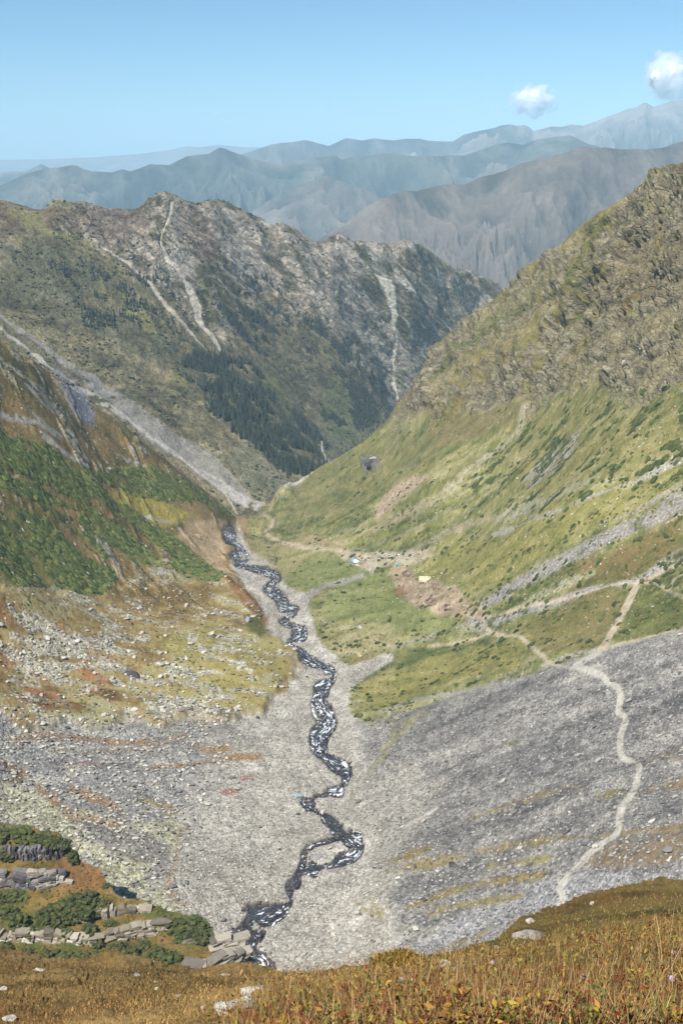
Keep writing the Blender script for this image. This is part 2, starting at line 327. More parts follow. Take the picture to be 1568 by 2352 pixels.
left_ter = PB.mask([(-100,1330),(0,1345),(200,1370),(300,1330),(420,1340),(525,1325),(560,1350),(585,1385),(612,1425),(605,1460),(640,1478),(672,1490),(702,1530),(690,1562),(660,1585),(565,1640),(480,1668),(430,1640),(380,1676),(300,1640),(210,1672),(120,1650),(60,1678),(0,1645),(-100,1640)], 14, 26)
M['lter'] = left_ter
# relief of the valley surface
right = sstep(-10, 40, x - (-.02 * y)) * (1 - bedr)
Zd = z.copy()
Zd += 2.6 * M['lter']
Zd -= 1.1 * M['stream']
Zd += (1 - bedr) * (3.0 * fbm2(x / 60, y / 22, 3, 21) * right + 2.5 * fbm2(x / 45, y / 30, 4, 31) * (1 - right))
spur = sstep(500, 620, y) * (1 - M['bed'])
Zd += spur * (x < -60) * sstep(60, 120, -x) * 5 * fbm2((x + y * .35) / 28, (y - x * .3) / 60, 4, 41)
Zd = Zd.reshape(Xb.shape); Pn = grid_normals(Xb, Yb, Zd).reshape(-1, 3)
cl = M['cliff']; qx, qy, qz = x, y, Zd.ravel()
cr = fbm3(qx / 26, qy / 26, (qz + .8 * qx) / 44, 4, 51); st_ = (cr * 5); st_ = (np.floor(st_) + sstep(.55, 1, st_ - np.floor(st_))) / 5
cr2 = np.abs(fbm3((qx + .5 * qz) / 9, qy / 9, (qz - .5 * qx) / 22, 4, 61, .65)); blk = fbm3(qx / 3.4, qy / 3.4, qz / 6, 3, 66, .7)
crk = 1 - sstep(0, .07, np.abs(fbm3((qx + .4 * qz) / 13, qy / 13, (qz - .4 * qx) / 30, 4, 161, .62))); crk2 = 1 - sstep(0, .08, np.abs(fbm3((qx + .4 * qz) / 5, qy / 5, (qz - .4 * qx) / 9, 3, 162, .6)))
disp = cl * (22 * st_ * .6 + 6 * cr - 6 * cr2 + .6 * blk - 4.5 * crk - 2.2 * crk2)
mead = (1 - cl) * (1 - bedr)
disp += mead * (0.5 * fbm3(x / 5, y / 5, z / 5, 4, 71, .6) + .25 * vn3(x / 1.2, y / 1.2, z / 1.2, 77))
disp += M['bed'] * (.35 * fbm2(x / 3, y / 3, 4, 81, .7)) * (1 - .6 * M['stream'])
crag = PB.mask([(828,1062),(840,1048),(868,1052),(872,1068),(858,1082),(832,1086)], 3, 4); disp += crag * (3 + 5 * fbm3(x / 3, y / 3, z / 3, 3, 91))
rock_l = sstep(.1, .35, fbm2((x + .6 * y) / 10, (y - .6 * x) / 50, 4, 93)) * sstep(520, 600, y) * (x < -50) * (1 - M['bed']) * (1 - M['shrub'] * .8)
disp += rock_l * 1.5 * (fbm3(x / 4, y / 4, z / 4, 4, 95, .7) + .4)
Pb = np.stack([x, y, Zd.ravel()], 1) + Pn * disp[:, None]
# ground colours of the valley
def nz(sx, sy, o=4, s=0, g=.6): return fbm2(x / sx, y / sy, o, s, g)
nA, nB, nC = nz(40, 40, 4, 1), nz(9, 9, 4, 2, .7), nz(2.5, 2.5, 3, 3, .8); wn = rng.standard_normal(NN)
mot = np.clip(1.5 * nA + 1.2 * nB + .6 * nC, -1, 1)
col = pal(nB * 1.2 + nC + .8 * nA, (138,132,120), (168,162,149), (197,191,177))                                # river gravel
stone = np.full(NN, .8)
upr = ((x > -.03 * y) & (y > 470)).astype(float) * (1 - M['bed']); col = mixc(col, pal(mot, (96,92,54), (122,112,66), (146,136,96)), upr)
rsl = sstep(10, 40, x) * (1 - M['bed']) * (1 - upr); col = mixc(col, pal(nB + nC, (112,108,98), (148,144,132)), rsl)
lsl = (x < -.06 * y).astype(float) * (1 - M['bed']) * sstep(370, 430, y)
brown = pal(mot, (96,80,48), (126,106,66), (148,128,86), (146,140,106)); col = mixc(col, brown, lsl); stone = stone * (1 - .4 * lsl)
# left lower debris: grey stones, lichens and rust-coloured tufts
ll = PB.mask([(-100,1560),(0,1600),(120,1630),(300,1650),(480,1650),(560,1640),(500,1700),(470,1800),(420,1900),(380,2000),(400,2300),(-100,2300)], 45, 20)
col = mixc(col, pal(nB * 1.3 + nC, (112,110,108), (142,140,134), (168,164,152)), ll); stone = np.maximum(stone, ll)
M['ll'] = ll
pa = PB.mask([(0,1790),(100,1830),(170,1870),(300,1890),(430,1880),(420,1960),(330,2020),(440,2100),(300,2080),(150,1930),(0,1880)], 12, 18)
col = mixc(col, pal(nB + nC, (140,136,104), (170,167,132), (190,188,152)), .8 * pa)
for pts, wd, c, mm in [([(20,1697),(150,1690),(300,1702),(430,1687)], 14, (152,116,72), .75), ([(120,1722),(300,1722),(420,1706),(520,1718)], 8, (140,118,76), .6), ([(350,1762),(450,1752),(530,1740),(600,1738)], 11, (158,118,66), .9),
        ([(440,1712),(480,1724),(530,1716)], 18, (150,118,72), .8), ([(0,1745),(50,1775),(20,1800)], 20, (124,92,44), .8), ([(90,1800),(170,1880),(280,1900),(250,1850),(150,1810)], 26, (160,118,66), .7), ([(310,1830),(400,1860),(380,1880)], 18, (150,128,76), .7), ([(130,1755),(300,1752)], 10, (160,110,78), .55),
        ([(420,1900),(405,1980),(390,2040),(430,2090)], 18, (160,132,92), .6), ([(510,1822),(540,1816)], 10, (165,90,62), .8), ([(560,1787),(590,1782)], 6, (165,95,70), .7)]:
    m_ = PB.strip(pts, wd, 5, 7) * mm * sstep(-.5, .35, nB + .6 * nC + .25); col = mixc(col, pal(nC + nB, [v * .8 for v in c], c), m_)
dk = PB.mask([(170,1890),(260,1905),(330,1915),(400,1950),(380,2010),(300,1980),(210,1940)], 10, 12); col = mixc(col, pal(nC + nB, (92,90,90), (128,124,122)), dk * .8)
# left terrace
tl = left_ter
col = mixc(col, pal(mot + .3 * nB, (112,92,50), (140,118,66), (158,140,86), (156,150,106)), tl)
m_ = PB.mask([(360,1480),(500,1440),(640,1480),(700,1530),(690,1560),(560,1640),(480,1640),(420,1590)], 25, 25) * tl; col = mixc(col, pal(mot, (128,118,54), (152,140,72), (160,150,90)), m_ * .85)
m_ = sstep(.05, .3, nz(26, 12, 4, 14)) * tl * PB.mask([(0,1560),(140,1480),(300,1560),(280,1640),(0,1640)], 20, 10); col = mixc(col, pal(nC + nB, (88,66,26), (120,86,36)), m_)
m_ = PB.mask([(0,1400),(130,1430),(260,1520),(230,1620),(0,1640)], 20, 10) * tl * sstep(.0, .35, nz(9, 7, 3, 15)); col = mixc(col, pal(nC, (152,96,62), (172,120,84)), m_ * .8)
gr = tl * sstep(.02, .3, nz(14, 9, 4, 16) + .35 * nC + .4 * PB.mask([(270,1560),(420,1540),(560,1640),(480,1650),(300,1640)], 25, 20) + .25 * PB.mask([(0,1400),(200,1380),(330,1480),(300,1560),(0,1600)], 25, 20) - .12)
col = mixc(col, pal(nC + nB, (120,118,108), (172,168,150), (206,200,184)), gr * .8); stone = np.maximum(stone * (1 - tl), gr)
m_ = PB.strip([(525,1325),(560,1370),(590,1400),(610,1440)], 34, 5, 8) * tl; col = mixc(col, pal(nC + nB, (112,70,32), (150,98,48)), m_ * .8)
m_ = PB.mask([(560,1425),(600,1420),(618,1450),(600,1475),(575,1460)], 6, 8) * tl; col = mixc(col, pal(nC + nB, (70,76,28), (104,104,40)), m_)
m_ = PB.mask([(300,1340),(420,1352),(520,1370),(470,1395),(350,1400)], 10, 14) * tl; col = mixc(col, pal(nC + nB, (98,78,32), (124,100,50)), m_ * .75)
# left upper slope
lu = PB.mask([(-80,720),(0,780),(130,870),(260,960),(400,1080),(545,1195),(530,1300),(300,1330),(0,1345),(-100,1300)], 6, 6)
col = mixc(col, pal(mot, (88,82,42), (112,100,52), (136,112,62), (150,126,76)), lu); stone = stone * (1 - .6 * lu)
m_ = rock_l * sstep(0, .3, nB + .3); col = mixc(col, pal(nC + nB, (112,110,102), (158,154,140), (196,190,172)), m_ * lu * .8)
m_ = PB.mask([(225,1125),(300,1130),(400,1165),(445,1185),(425,1208),(330,1195),(270,1170)], 6, 8); col = mixc(col, pal(nB + nC, (140,132,50), (168,150,62), (150,150,66)), m_)
m_ = PB.mask([(425,1195),(520,1200),(515,1290),(540,1330),(470,1290),(400,1230)], 6, 8); col = mixc(col, pal(nB + nC, (150,122,82), (176,150,112), (190,172,140)), m_ * .9)
for pts, wd in [([(0,835),(50,860),(100,905)], 14), ([(60,880),(110,930),(150,950)], 14), ([(0,945),(70,975),(140,1010)], 12), ([(100,1010),(160,1060),(230,1100)],8), ([(60,940),(100,985),(125,1005)], 7), ([(150,955),(200,1000),(225,1020)], 10), ([(260,1040),(310,1065),(330,1085)], 9), ([(330,1180),(420,1205)], 4)]:
    m_ = PB.strip(pts, wd, 3, 6); col = mixc(col, pal(nB + nC, (140,134,126), (190,184,166)), m_ * sstep(-.3, .1, nB))
m_ = PB.mask([(140,870),(190,900),(225,950),(215,985),(170,950)], 5, 5); col = mixc(col, pal(nC, (120,120,128), (150,148,150)), m_)
shv = pal(mot, (70,82,36), (92,104,48), (112,118,58), (128,118,64)); col = mixc(col, shv, M['shrub'] * .75); stone *= 1 - M['shrub']
# right meadow
me_ = M['meadow']; fx = nz(45, 5, 4, 17, .65)
col = mixc(col, pal(.9 * fx + .8 * nA + .9 * nB + .8 * nC, (58,66,32), (92,98,48), (122,120,64), (144,138,84), (172,166,124)), me_); stone = stone * (1 - .75 * me_)
m_ = sstep(.25, .5, nz(60, 2.2, 3, 117, .7) + .3 * nC) * me_; col = mixc(col, pal(nC + nB, (130,124,108), (166,160,144)), m_ * .6); stone = np.maximum(stone, m_)
def onR(pts, cs, k=1.0, soft=12, wob=14, n=None):
    global col; m_ = PB.mask(pts, soft, wob) * k; col = mixc(col, pal((1.2 * nB + 1.1 * nC + .8 * fx) if n is None else n, *cs), m_); return m_
onR([(650,1310),(720,1275),(800,1275),(800,1300),(860,1310),(840,1340),(740,1350),(690,1365)], [(98,108,56), (126,130,74)], .9)
onR([(730,1370),(850,1320),(900,1320),(930,1370),(1050,1420),(1040,1450),(900,1450),(800,1440),(740,1420)], [(94,104,54), (122,128,70), (132,138,78)], .85)
onR([(960,1270),(1200,1200),(1400,1110),(1568,1060),(1568,1110),(1400,1200),(1200,1300),(1080,1370),(1000,1340)], [(106,108,52), (136,130,64), (150,142,80)], .8)
onR([(1300,1310),(1568,1180),(1568,1260),(1450,1330),(1320,1345)], [(86,84,36), (112,100,50), (120,84,52)], .8)
onR([(1200,1440),(1400,1340),(1440,1400),(1380,1480),(1260,1500)], [(94,88,46), (116,108,58), (128,106,70)], .8)
onR([(1450,1370),(1568,1380),(1568,1440),(1420,1470)], [(78,84,36), (104,108,52)], .8)
onR([(900,1530),(960,1490),(1050,1480),(1060,1500),(980,1540)], [(62,78,34), (92,104,50)], .9)
onR([(820,1580),(1000,1500),(1200,1480),(1180,1530),(1000,1570),(860,1640)], [(114,112,54), (140,132,66), (152,142,82)], .75)
onR([(740,1480),(780,1430),(900,1440),(920,1480),(820,1500)], [(120,116,68), (160,148,104), (180,168,132)], .6)
onR([(575,1262),(600,1180),(640,1240),(780,1280),(700,1290),(660,1330)], [(128,120,74), (150,142,98)], .7)
onR([(640,1250),(720,1225),(790,1262),(700,1258)], [(140,122,88), (166,146,112)], .7)
onR([(690,1110),(830,1020),(980,960),(1190,920),(1230,960),(1000,1060),(800,1180),(650,1200)], [(84,88,46), (108,108,60), (128,112,70)], .65)
onR([(980,960),(1200,920),(1210,960),(1100,1000),(980,1040)], [(104,92,58), (124,108,68)], .6)
onR([(1220,950),(1330,890),(1568,890),(1568,1040),(1300,1130),(1180,1130),(1150,1060)], [(100,98,50), (126,120,66), (142,132,82)], .7)
shp = sstep(.16, .3, fbm2(x / 9, y / 6, 3, 19, .6)) * me_ * np.maximum(PB.mask([(1150,1010),(1400,930),(1568,960),(1568,1080),(1250,1180),(1050,1120)], 25, 20), .35); M['rshrub'] = shp
col = mixc(col, pal(nC, (58,72,34), (86,96,48)), shp * .8)
def scr(pts, wd, cs=((126,120,116), (156,150,144)), k=.85, soft=3, wob=6, thr=-.6):
    global col, stone; m_ = PB.strip(pts, wd, soft, wob) * k * sstep(thr, thr + .4, nB + .6 * nC); col = mixc(col, pal(nB + nC, *cs), m_); stone = np.maximum(stone, m_)
scr([(1085,1400),(1150,1365),(1250,1310),(1400,1230),(1500,1180),(1600,1130)], [6, 18, 26, 26, 30, 34])
scr([(1060,1395),(1100,1425),(1200,1402),(1350,1352),(1450,1340),(1520,1300),(1600,1250)], [20, 20, 14, 12, 12, 22, 30], ((132,128,120), (160,156,150)))
scr([(1180,1398),(1280,1345),(1365,1305)], [5, 14, 8], ((140,140,104), (158,156,124)))
scr([(1120,1440),(1050,1440),(960,1470),(900,1490)], [16, 12, 10, 6], ((134,130,108), (158,154,136)), .7)
scr([(865,1185),(900,1145),(950,1110),(985,1088)], [14, 30, 28, 8], ((150,128,108), (172,150,128)))
scr([(830,1240),(900,1195),(1000,1150)], [8, 16, 8], ((138,122,98), (160,142,118)), .6)
scr([(940,1268),(1000,1240),(1080,1205),(1150,1180)], [4, 12, 14, 8], ((134,122,100), (158,144,120)), .6)
scr([(1000,1150),(1060,1090),(1130,1040),(1190,985),(1203,930)], [10, 14, 16, 14, 12], ((140,132,104), (172,164,138)), .7)
scr([(1210,1115),(1255,1070),(1300,1035),(1335,985)], [26, 44, 34, 6], ((132,126,118), (158,152,142)), .7)
scr([(1060,1245),(1150,1222),(1280,1172),(1450,1102),(1600,1040)], [3, 8, 8, 7, 8], ((140,136,122), (170,166,150)), .8)
scr([(1130,1200),(1200,1170),(1300,1130),(1380,1090)], [10, 24, 18, 10], ((140,138,112), (168,164,142)), .5)
scr([(1430,1120),(1500,1080),(1568,1050)], [4, 12, 14], ((150,146,132), (186,182,168)), .6)
scr([(690,1390),(735,1352),(790,1335),(850,1315)], [26, 16, 10, 5], ((132,128,124), (158,152,146)), .9)
scr([(1240,1530),(1300,1505),(1400,1485),(1600,1452)], [10, 14, 10, 14], ((146,142,124), (172,168,152)), .8)
scr([(1000,1600),(1120,1575),(1250,1545)], [8, 16, 12], ((134,132,118), (158,156,142)), .6)
scr([(870,1640),(960,1605),(1100,1580)], [8, 12, 8], ((134,132,118), (158,156,142)), .6)
scr([(1380,1210),(1480,1160),(1568,1110)], [4, 10, 16], ((140,132,124), (165,158,148)), .6)
# right scree
sc = M['scree']; fs = nz(60, 7, 4, 18, .6)
col = mixc(col, pal(nC + .7 * nB + 1.0 * fs + .5 * nA, (84,82,78), (112,109,103), (138,134,126), (162,157,146)), sc); stone = np.maximum(stone, sc)
m_ = PB.mask([(850,1770),(960,1760),(1010,1800),(960,1900),(880,2100),(900,2280),(800,2280),(850,2000)], 18, 18); col = mixc(col, pal(nB + nC, (140,134,120), (172,166,152)), m_ * .8)
m_ = PB.mask([(1080,2090),(1250,2030),(1400,2010),(1568,2010),(1568,2100),(1200,2200),(900,2290),(950,2180)], 12, 10) ; col = mixc(col, pal(nB + nC, (128,128,128), (160,160,158)), m_ * .8)
for pts, wd, c in [([(885,1982),(940,1970),(990,1955)], [10, 26, 6], (128,108,48)), ([(889,2004),(1000,1985),(1094,1962),(1254,1932),(1384,1922),(1568,1902)], [8, 20, 12, 10, 9, 16], (132,116,68)), ([(934,2090),(1034,2055),(1134,2032),(1254,2012)], [6, 22, 20, 8], (128,110,54)),
        ([(984,2104),(1100,2080),(1200,2060)], [5, 16, 8], (130,116,62)), ([(800,2054),(830,2085),(874,2107),(850,2065)], [10, 20, 10, 8], (140,128,76)), ([(1009,2184),(1109,2147),(1180,2110)], [6, 14, 6], (132,122,78)), ([(1064,1889),(1209,1837),(1334,1809)], [8, 12, 6], (126,112,72)),
        ([(1110,1995),(1200,1985),(1260,1975)], [8, 14, 8], (132,122,72)), ([(1370,1832),(1400,1826),(1430,1818)], [10, 18, 8], (116,108,50)), ([(1440,1830),(1500,1812),(1600,1790)], [8, 16, 24], (126,104,70)), ([(985,1628),(930,1660),(900,1680)], [6, 12, 8], (134,128,62)),
        ([(1150,1712),(1180,1706)], [6, 10], (132,128,60)), ([(1320,1990),(1450,1960),(1600,1930)], [20, 60, 80], (122,104,76)), ([(1440,1760),(1568,1730)], [14, 40], (122,112,92)), ([(800,1840),(900,1700),(960,1640)], [4, 10, 10], (140,134,96))]:
    m_ = PB.strip(pts, wd, 5, 8) * sstep(-.45, .1, nB + .5 * nC + .15); col = mixc(col, pal(nC + nB, [v * .8 for v in c], c, [v * 1.12 for v in c]), m_ * .85); stone *= 1 - .5 * m_
# cliffs
rk = sstep(-.12, .2, nz(30, 30, 4, 23) * 1.2 + .9 * fbm3(qx / 7, qy / 7, qz / 7, 4, 24, .7) + .25 * (Pn[:, 2] < .72) + .25 * sstep(1350, 1500, PB.x / PB.y * 2287 + 784))
cv = pal(1.2 * nB + nC + .5 * nA, (86,92,46), (112,112,60), (132,114,70), (120,124,66)); rv = pal(1.6 * fbm3(qx / 4, qy / 4, qz / 9, 4, 25, .75), (92,86,66), (136,126,98), (164,154,124), (188,178,148))
col = mixc(col, mixc(cv, rv, rk * .9), cl); stone = stone * (1 - .6 * cl)
m_ = PB.mask([(1170,700),(1260,640),(1180,720),(1080,790),(1000,880),(1000,840),(1060,770)], 8, 12) * cl; col = mixc(col, pal(nB, (88,98,42), (118,120,58)), m_ * .7)
m_ = PB.mask([(1400,560),(1500,520),(1568,560),(1568,650),(1450,720),(1350,700)], 25, 30) * cl * (1 - rk * .6); col = mixc(col, pal(nB, (116,94,56), (138,114,74)), m_ * .7)
col = mixc(col, pal(nC, (60,56,54), (130,126,118)), crag)
# paths
PATHS = [([(602,1180),(628,1200),(610,1222),(640,1243),(700,1258),(780,1267),(840,1272)], 6, 5), ([(905,1298),(920,1330),(960,1362),(1010,1385),(1060,1402),(1115,1413)], 7, 6), ([(1108,1420),(1120,1440),(1135,1452),(1185,1461),(1230,1495),(1285,1528),(1330,1538)], 7, 6),
 ([(1320,1532),(1375,1552),(1400,1572),(1424,1592),(1418,1632),(1436,1652),(1424,1690),(1426,1735),(1444,1748),(1466,1768),(1455,1815),(1425,1860),(1415,1915),(1372,1948),(1335,1985),(1300,2025),(1282,2045),(1292,2066),(1282,2090)], 12, 9),
 ([(1318,1532),(1360,1505),(1382,1488),(1410,1440),(1436,1396),(1462,1345)], 11, 7), ([(1462,1338),(1500,1340),(1535,1358),(1600,1380)], 6, 5), ([(1470,1338),(1510,1318),(1600,1275)], 5, 4), ([(925,1903),(960,1883),(1005,1856)], 5, 4), ([(1462,1342),(1400,1348),(1320,1362),(1220,1388),(1120,1414)], 4, 4), ([(1600,1446),(1480,1466),(1400,1484),(1350,1515)], 5, 5), ([(925,1300),(960,1285),(1010,1268)], 4, 4), ([(935,1335),(980,1372),(1030,1405),(1080,1412)], 4, 4), ([(1130,1450),(1060,1468),(980,1480)], 4, 4), ([(1535,1358),(1550,1330),(1600,1305)], 4, 4), ([(0,1108),(45,1090),(62,1070),(40,1062)], 6, 5), ([(200,1112),(235,1085),(290,1078),(335,1070)], 5, 4), ([(780,1267),(880,1278),(960,1268),(1000,1258)], 4, 4)]
pathm = np.zeros(NN)
for pts, wd, _ in PATHS: pathm = np.maximum(pathm, PB.strip(pts, wd * 1.25, 1.6, 1.6))
pathm *= .55 + .45 * sstep(-.7, .1, nC + nB); col = mixc(col, pal(nC + nB, (164,148,122), (190,176,150)), pathm * .95 * (1 - sc)); col = mixc(col, pal(nC + nB, (170,164,150), (192,187,172)), pathm * .95 * sc); stone *= 1 - .8 * pathm
# trampled soil at the camp
m_ = PB.mask([(895,1300),(935,1305),(965,1335),(1010,1335),(1045,1355),(1100,1390),(1110,1412),(1060,1418),(1010,1412),(960,1395),(930,1378),(905,1340)], 4, 7); col = mixc(col, pal(nC + nB, (112,96,74), (154,134,106), (198,178,150)), m_ * .95)
m_ = PB.mask([(780,1275),(850,1266),(950,1270),(1010,1262),(960,1290),(900,1297),(850,1310),(800,1300)], 4, 7); col = mixc(col, pal(nC + nB, (124,114,92), (166,154,130), (196,186,166)), m_ * .9)
m_ = PB.mask([(905,1345),(928,1343),(928,1372),(908,1372)], 2, 1); col = mixc(col, pal(nC, (128,98,70), (140,110,82)), m_)
# stream bed and wet margin
stw = PB.strip(STREAM, np.array(STREAM_W) * 1.0, 2, 4)
sb = M['stream']; col = mixc(col, pal(nC + wn * .4, (34,30,32), (68,60,60), (118,108,100)), np.clip(sb * 1.2, 0, 1) * sstep(-.75, -.1, nC + .5 * nB))
col *= (1 + .10 * wn * stone + .06 * wn)[:, None]; col = np.clip(col, .008, .85)
M['path'] = pathm; 
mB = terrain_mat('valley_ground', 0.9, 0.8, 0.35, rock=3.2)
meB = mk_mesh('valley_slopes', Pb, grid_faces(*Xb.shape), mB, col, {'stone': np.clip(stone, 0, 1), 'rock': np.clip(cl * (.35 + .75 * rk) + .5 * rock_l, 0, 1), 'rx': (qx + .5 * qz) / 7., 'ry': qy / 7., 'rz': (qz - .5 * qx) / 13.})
oB = tag(obj('valley_slopes', meB), kind='structure')
colB = col; print('B built', time.time() - T0)
# ------------------------------------------------------------------ the stream: water strips a little above the bed
def hitB(X, Y): return B.hit(X, Y)
def zbase(xx, yy): return B.xy(xx, yy)
gw = N('stream_water'); uvn = gw.attr('along', True); acr = gw.attr('across', True)
vec = gw.n('ShaderNodeCombineXYZ'); gw.put(vec.inputs[0], gw.math('MULTIPLY', uvn, .33)); gw.put(vec.inputs[1], acr)
f1 = gw.noise(.55, 5, .62, vec.outputs[0], 1.2); f2 = gw.noise(1.8, 4, .7); f3 = gw.noise(.045, 2, .5)
fo = gw.math('ADD', gw.math('MULTIPLY', f1, .75), gw.math('MULTIPLY', f2, .22)); fo = gw.math('ADD', fo, gw.math('MULTIPLY', f3, .22))
foam = gw.ramp(fo, [(0, 0.), (.622, 0.), (.675, 1.), (1, 1.)])
wc = gw.ramp(f2, [(0, (.010, .012, .016, 1)), (.5, (.03, .034, .042, 1)), (1, (.09, .12, .13, 1))])
gw.put(gw.b.inputs['Base Color'], gw.mix(foam, wc, (.82, .84, .86, 1)))
gw.put(gw.b.inputs['Roughness'], gw.math('MULTIPLY_ADD', foam, .5, .25)); gw.b.inputs['Specular IOR Level'].default_value = .5; gw.bump(gw.math('ADD', f1, f2), .5, 1)
def water(pts, wid, name, dz):
    c = catmull(pts, 8); n = len(c); wv = np.interp(np.linspace(0, 1, n), np.linspace(0, 1, len(pts)), wid if hasattr(wid, '__len__') else [wid] * len(pts)) * .46
    d = np.gradient(c, axis=0); nn = np.stack([-d[:, 1], d[:, 0]], 1); nn /= np.linalg.norm(nn, axis=1)[:, None]
    wv = wv * (1 + .25 * vn2(np.arange(n) * .9, np.zeros(n), 5))
    cx, cy, cz = hitB(c[:, 0], c[:, 1]); lx, ly, _ = hitB(*(c + nn * wv[:, None]).T); rx, ry, _ = hitB(*(c - nn * wv[:, None]).T)
    K = 9; f = np.linspace(0, 1, K)[None]; PX = lx[:, None] * (1 - f) + rx[:, None] * f; PY = ly[:, None] * (1 - f) + ry[:, None] * f
    al = np.r_[0, np.cumsum(np.hypot(np.diff(cx), np.diff(cy)))]; width = np.hypot(lx - rx, ly - ry)
    PZ = zbase(PX, PY) + dz + .18 * vn2(PX / 1.2, PY / 1.2, 9)
    al2 = np.repeat(al[:, None], K, 1); ac = (f - .5) * width[:, None]
    V = np.stack([PX, PY, PZ], -1).reshape(-1, 3)
    me = mk_mesh(name, V, grid_faces(n, K), gw.m, None, {'along': al2.ravel(), 'across': ac.ravel()}); return tag(obj(name, me), kind='structure')
water(STREAM, np.array(STREAM_W) * .86, 'stream', -.55); water(BRA, 9, 'stream', -.6); water(BRB, 8, 'stream', -.6)
for b_ in BRX: water(b_, 6, 'stream', -.55)
# ------------------------------------------------------------------ the ridge across the valley (surface C)
P, V = [], []
for c in [(0,460,1500),(120,455,1530),(230,470,1560),(380,437,1620),(480,460,1690),(640,510,1760),(770,540,1850),(930,555,2000),(1070,610,2150),(1150,650,2250),
          (0,720,1230),(0,600,1350),(200,700,1330),(130,870,1130),(260,960,1080),(400,1080,1050),(540,1180,1015),(600,1165,1030),(450,800,1350),(400,600,1480),(600,650,1640),(600,900,1330),(640,1090,1120),(750,1050,1390),(700,1000,1320),
          (800,800,1650),(900,700,1850),(910,900,1780),(1000,800,1950),(1080,700,2100),(860,960,1600),(300,850,1230),(200,560,1440)]: cD(*c)
for c in [(0,460,1500),(230,470,1560),(380,437,1620),(480,460,1690),(640,510,1760),(770,540,1850),(930,555,2000),(1070,610,2150),(1150,650,2250)]: cD(*c, 230, -170)
for c in [(-700,1100,-60),(-900,1500,60),(600,2250,-620),(900,2300,-700),(0,900,-430),(-200,900,-400),(200,1150,-520),(400,1700,-600),(0,2600,-400),(700,2800,-700),(-900,2500,-200)]: cW(*c)
C = Field(-0.62, 0.45, 240, 860, 2700, 380)
C.fit(P, V, 600.0, lam=1e-4)
SKC = [(-60,470),(0,458),(15,462),(50,470),(90,472),(108,462),(120,452),(140,452),(160,460),(195,457),(235,468),(280,472),(315,470),(340,450),(365,438),(385,436),(405,446),(425,458),(455,464),(485,458),(515,457),(545,470),(570,480),(600,492),(615,503),(628,515),(640,506),(660,512),(690,530),(715,545),(745,550),(760,540),(780,534),(800,548),(830,552),(860,562),(890,560),(910,556),(930,548),(950,555),(975,570),(1000,588),(1030,600),(1060,612),(1090,618),(1120,632),(1150,650),(1200,668)]
C.fit_crest(SKC, 1300, 2500, 130, 6)
Ac, Dc = adaptive(C, -0.40, 0.24, 720, 860)
Xc, Yc, Zc = Ac * Dc, Dc, C(Ac, Dc); x, y, z = Xc.ravel(), Yc.ravel(), Zc.ravel(); NN = len(x)
PC = Painter(C, x, y); PC.k = .75; Nc = grid_normals(Xc, Yc, Zc).reshape(-1, 3)
dv_ = np.array([299., 150., -351.]); dv_ /= np.linalg.norm(dv_)                                        # the strata run down to the right
pe = np.cross(dv_, [0, 1, 0]); pe /= np.linalg.norm(pe); pq = np.cross(dv_, pe)
u_, p_, q_ = x * dv_[0] + y * dv_[1] + z * dv_[2], x * pe[0] + y * pe[1] + z * pe[2], x * pq[0] + y * pq[1] + z * pq[2]
rocky = PC.mask([(100,520),(200,460),(330,440),(480,455),(640,500),(770,530),(930,545),(1150,640),(1250,700),(1000,960),(880,960),(760,760),(560,680),(520,780),(440,720),(330,620),(250,560)], 30, 30)
gfall = fbm3(u_ / 500, p_ / 70, q_ / 200, 4, 131); gul = np.abs(fbm3(u_ / 260, p_ / 34, q_ / 90, 4, 133, .6)); fin = fbm3(u_ / 40, p_ / 9, q_ / 20, 4, 135, .7)
cb = sstep(1.2, 0, (y - 900) / 300) * 0 + 1
crestd = sstep(0, .06, T_of(0) * 0 + (-z / y) - .03)
disp = (14 * gfall - 26 * gul * (.35 + .65 * rocky) * (.25 + .75 * crestd) + 5 * fin * (.4 + .8 * rocky) + 1.5 * fbm3(x / 8, y / 8, z / 8, 3, 137, .7)) * sstep(1000, 1150, y)
Pc = np.stack([x, y, z], 1) + Nc * disp[:, None]
n1, n2, n3 = fbm3(x / 90, y / 90, z / 90, 4, 141), fbm3(u_ / 60, p_ / 16, q_ / 30, 4, 143, .65), fbm3(x / 9, y / 9, z / 9, 3, 145, .8); wn = rng.standard_normal(NN)
col = pal(1.5 * n2 + n3 + n1, (72,70,50), (104,98,70), (134,124,90), (162,150,120))
col = mixc(col, pal(1.6 * n2 + .9 * n3, (96,88,74), (140,130,114), (174,164,146), (194,184,166)), .95 * rocky * sstep(-.34, .04, n2 + .7 * n1 + .35 * fin))
def onC(pts, cs, k=1., soft=14, wob=14, thr=None, st=False, w=10):
    global col; m_ = (PC.strip(pts, w, soft, wob) if st else PC.mask(pts, soft, wob)) * k
    if thr is not None: m_ = m_ * sstep(thr, thr + .3, n2 + .5 * n3)
    col = mixc(col, pal(n2 + n3, *cs), m_); return m_
onC([(0,465),(200,470),(330,470),(330,520),(250,560),(200,520),(60,520),(0,560)], [(96,76,62), (118,98,76)], .6, 20, 20)
onC([(20,475),(90,475),(110,520),(160,530),(230,545),(200,560),(100,540),(30,500)], [(120,118,66), (142,134,82)], .75, 10, 12)
onC([(400,460),(450,470),(520,560),(480,600),(430,540)], [(96,72,62), (118,96,78)], .55, 14, 14)
onC([(0,560),(120,560),(260,620),(330,720),(420,800),(440,860),(300,800),(150,740),(0,690)], [(58,64,50), (84,88,66), (104,104,78)], .7, 20, 24, -.3)
onC([(215,580),(235,640),(245,680),(230,640)], [(120,116,66), (136,130,76)], .8, 8, 6)
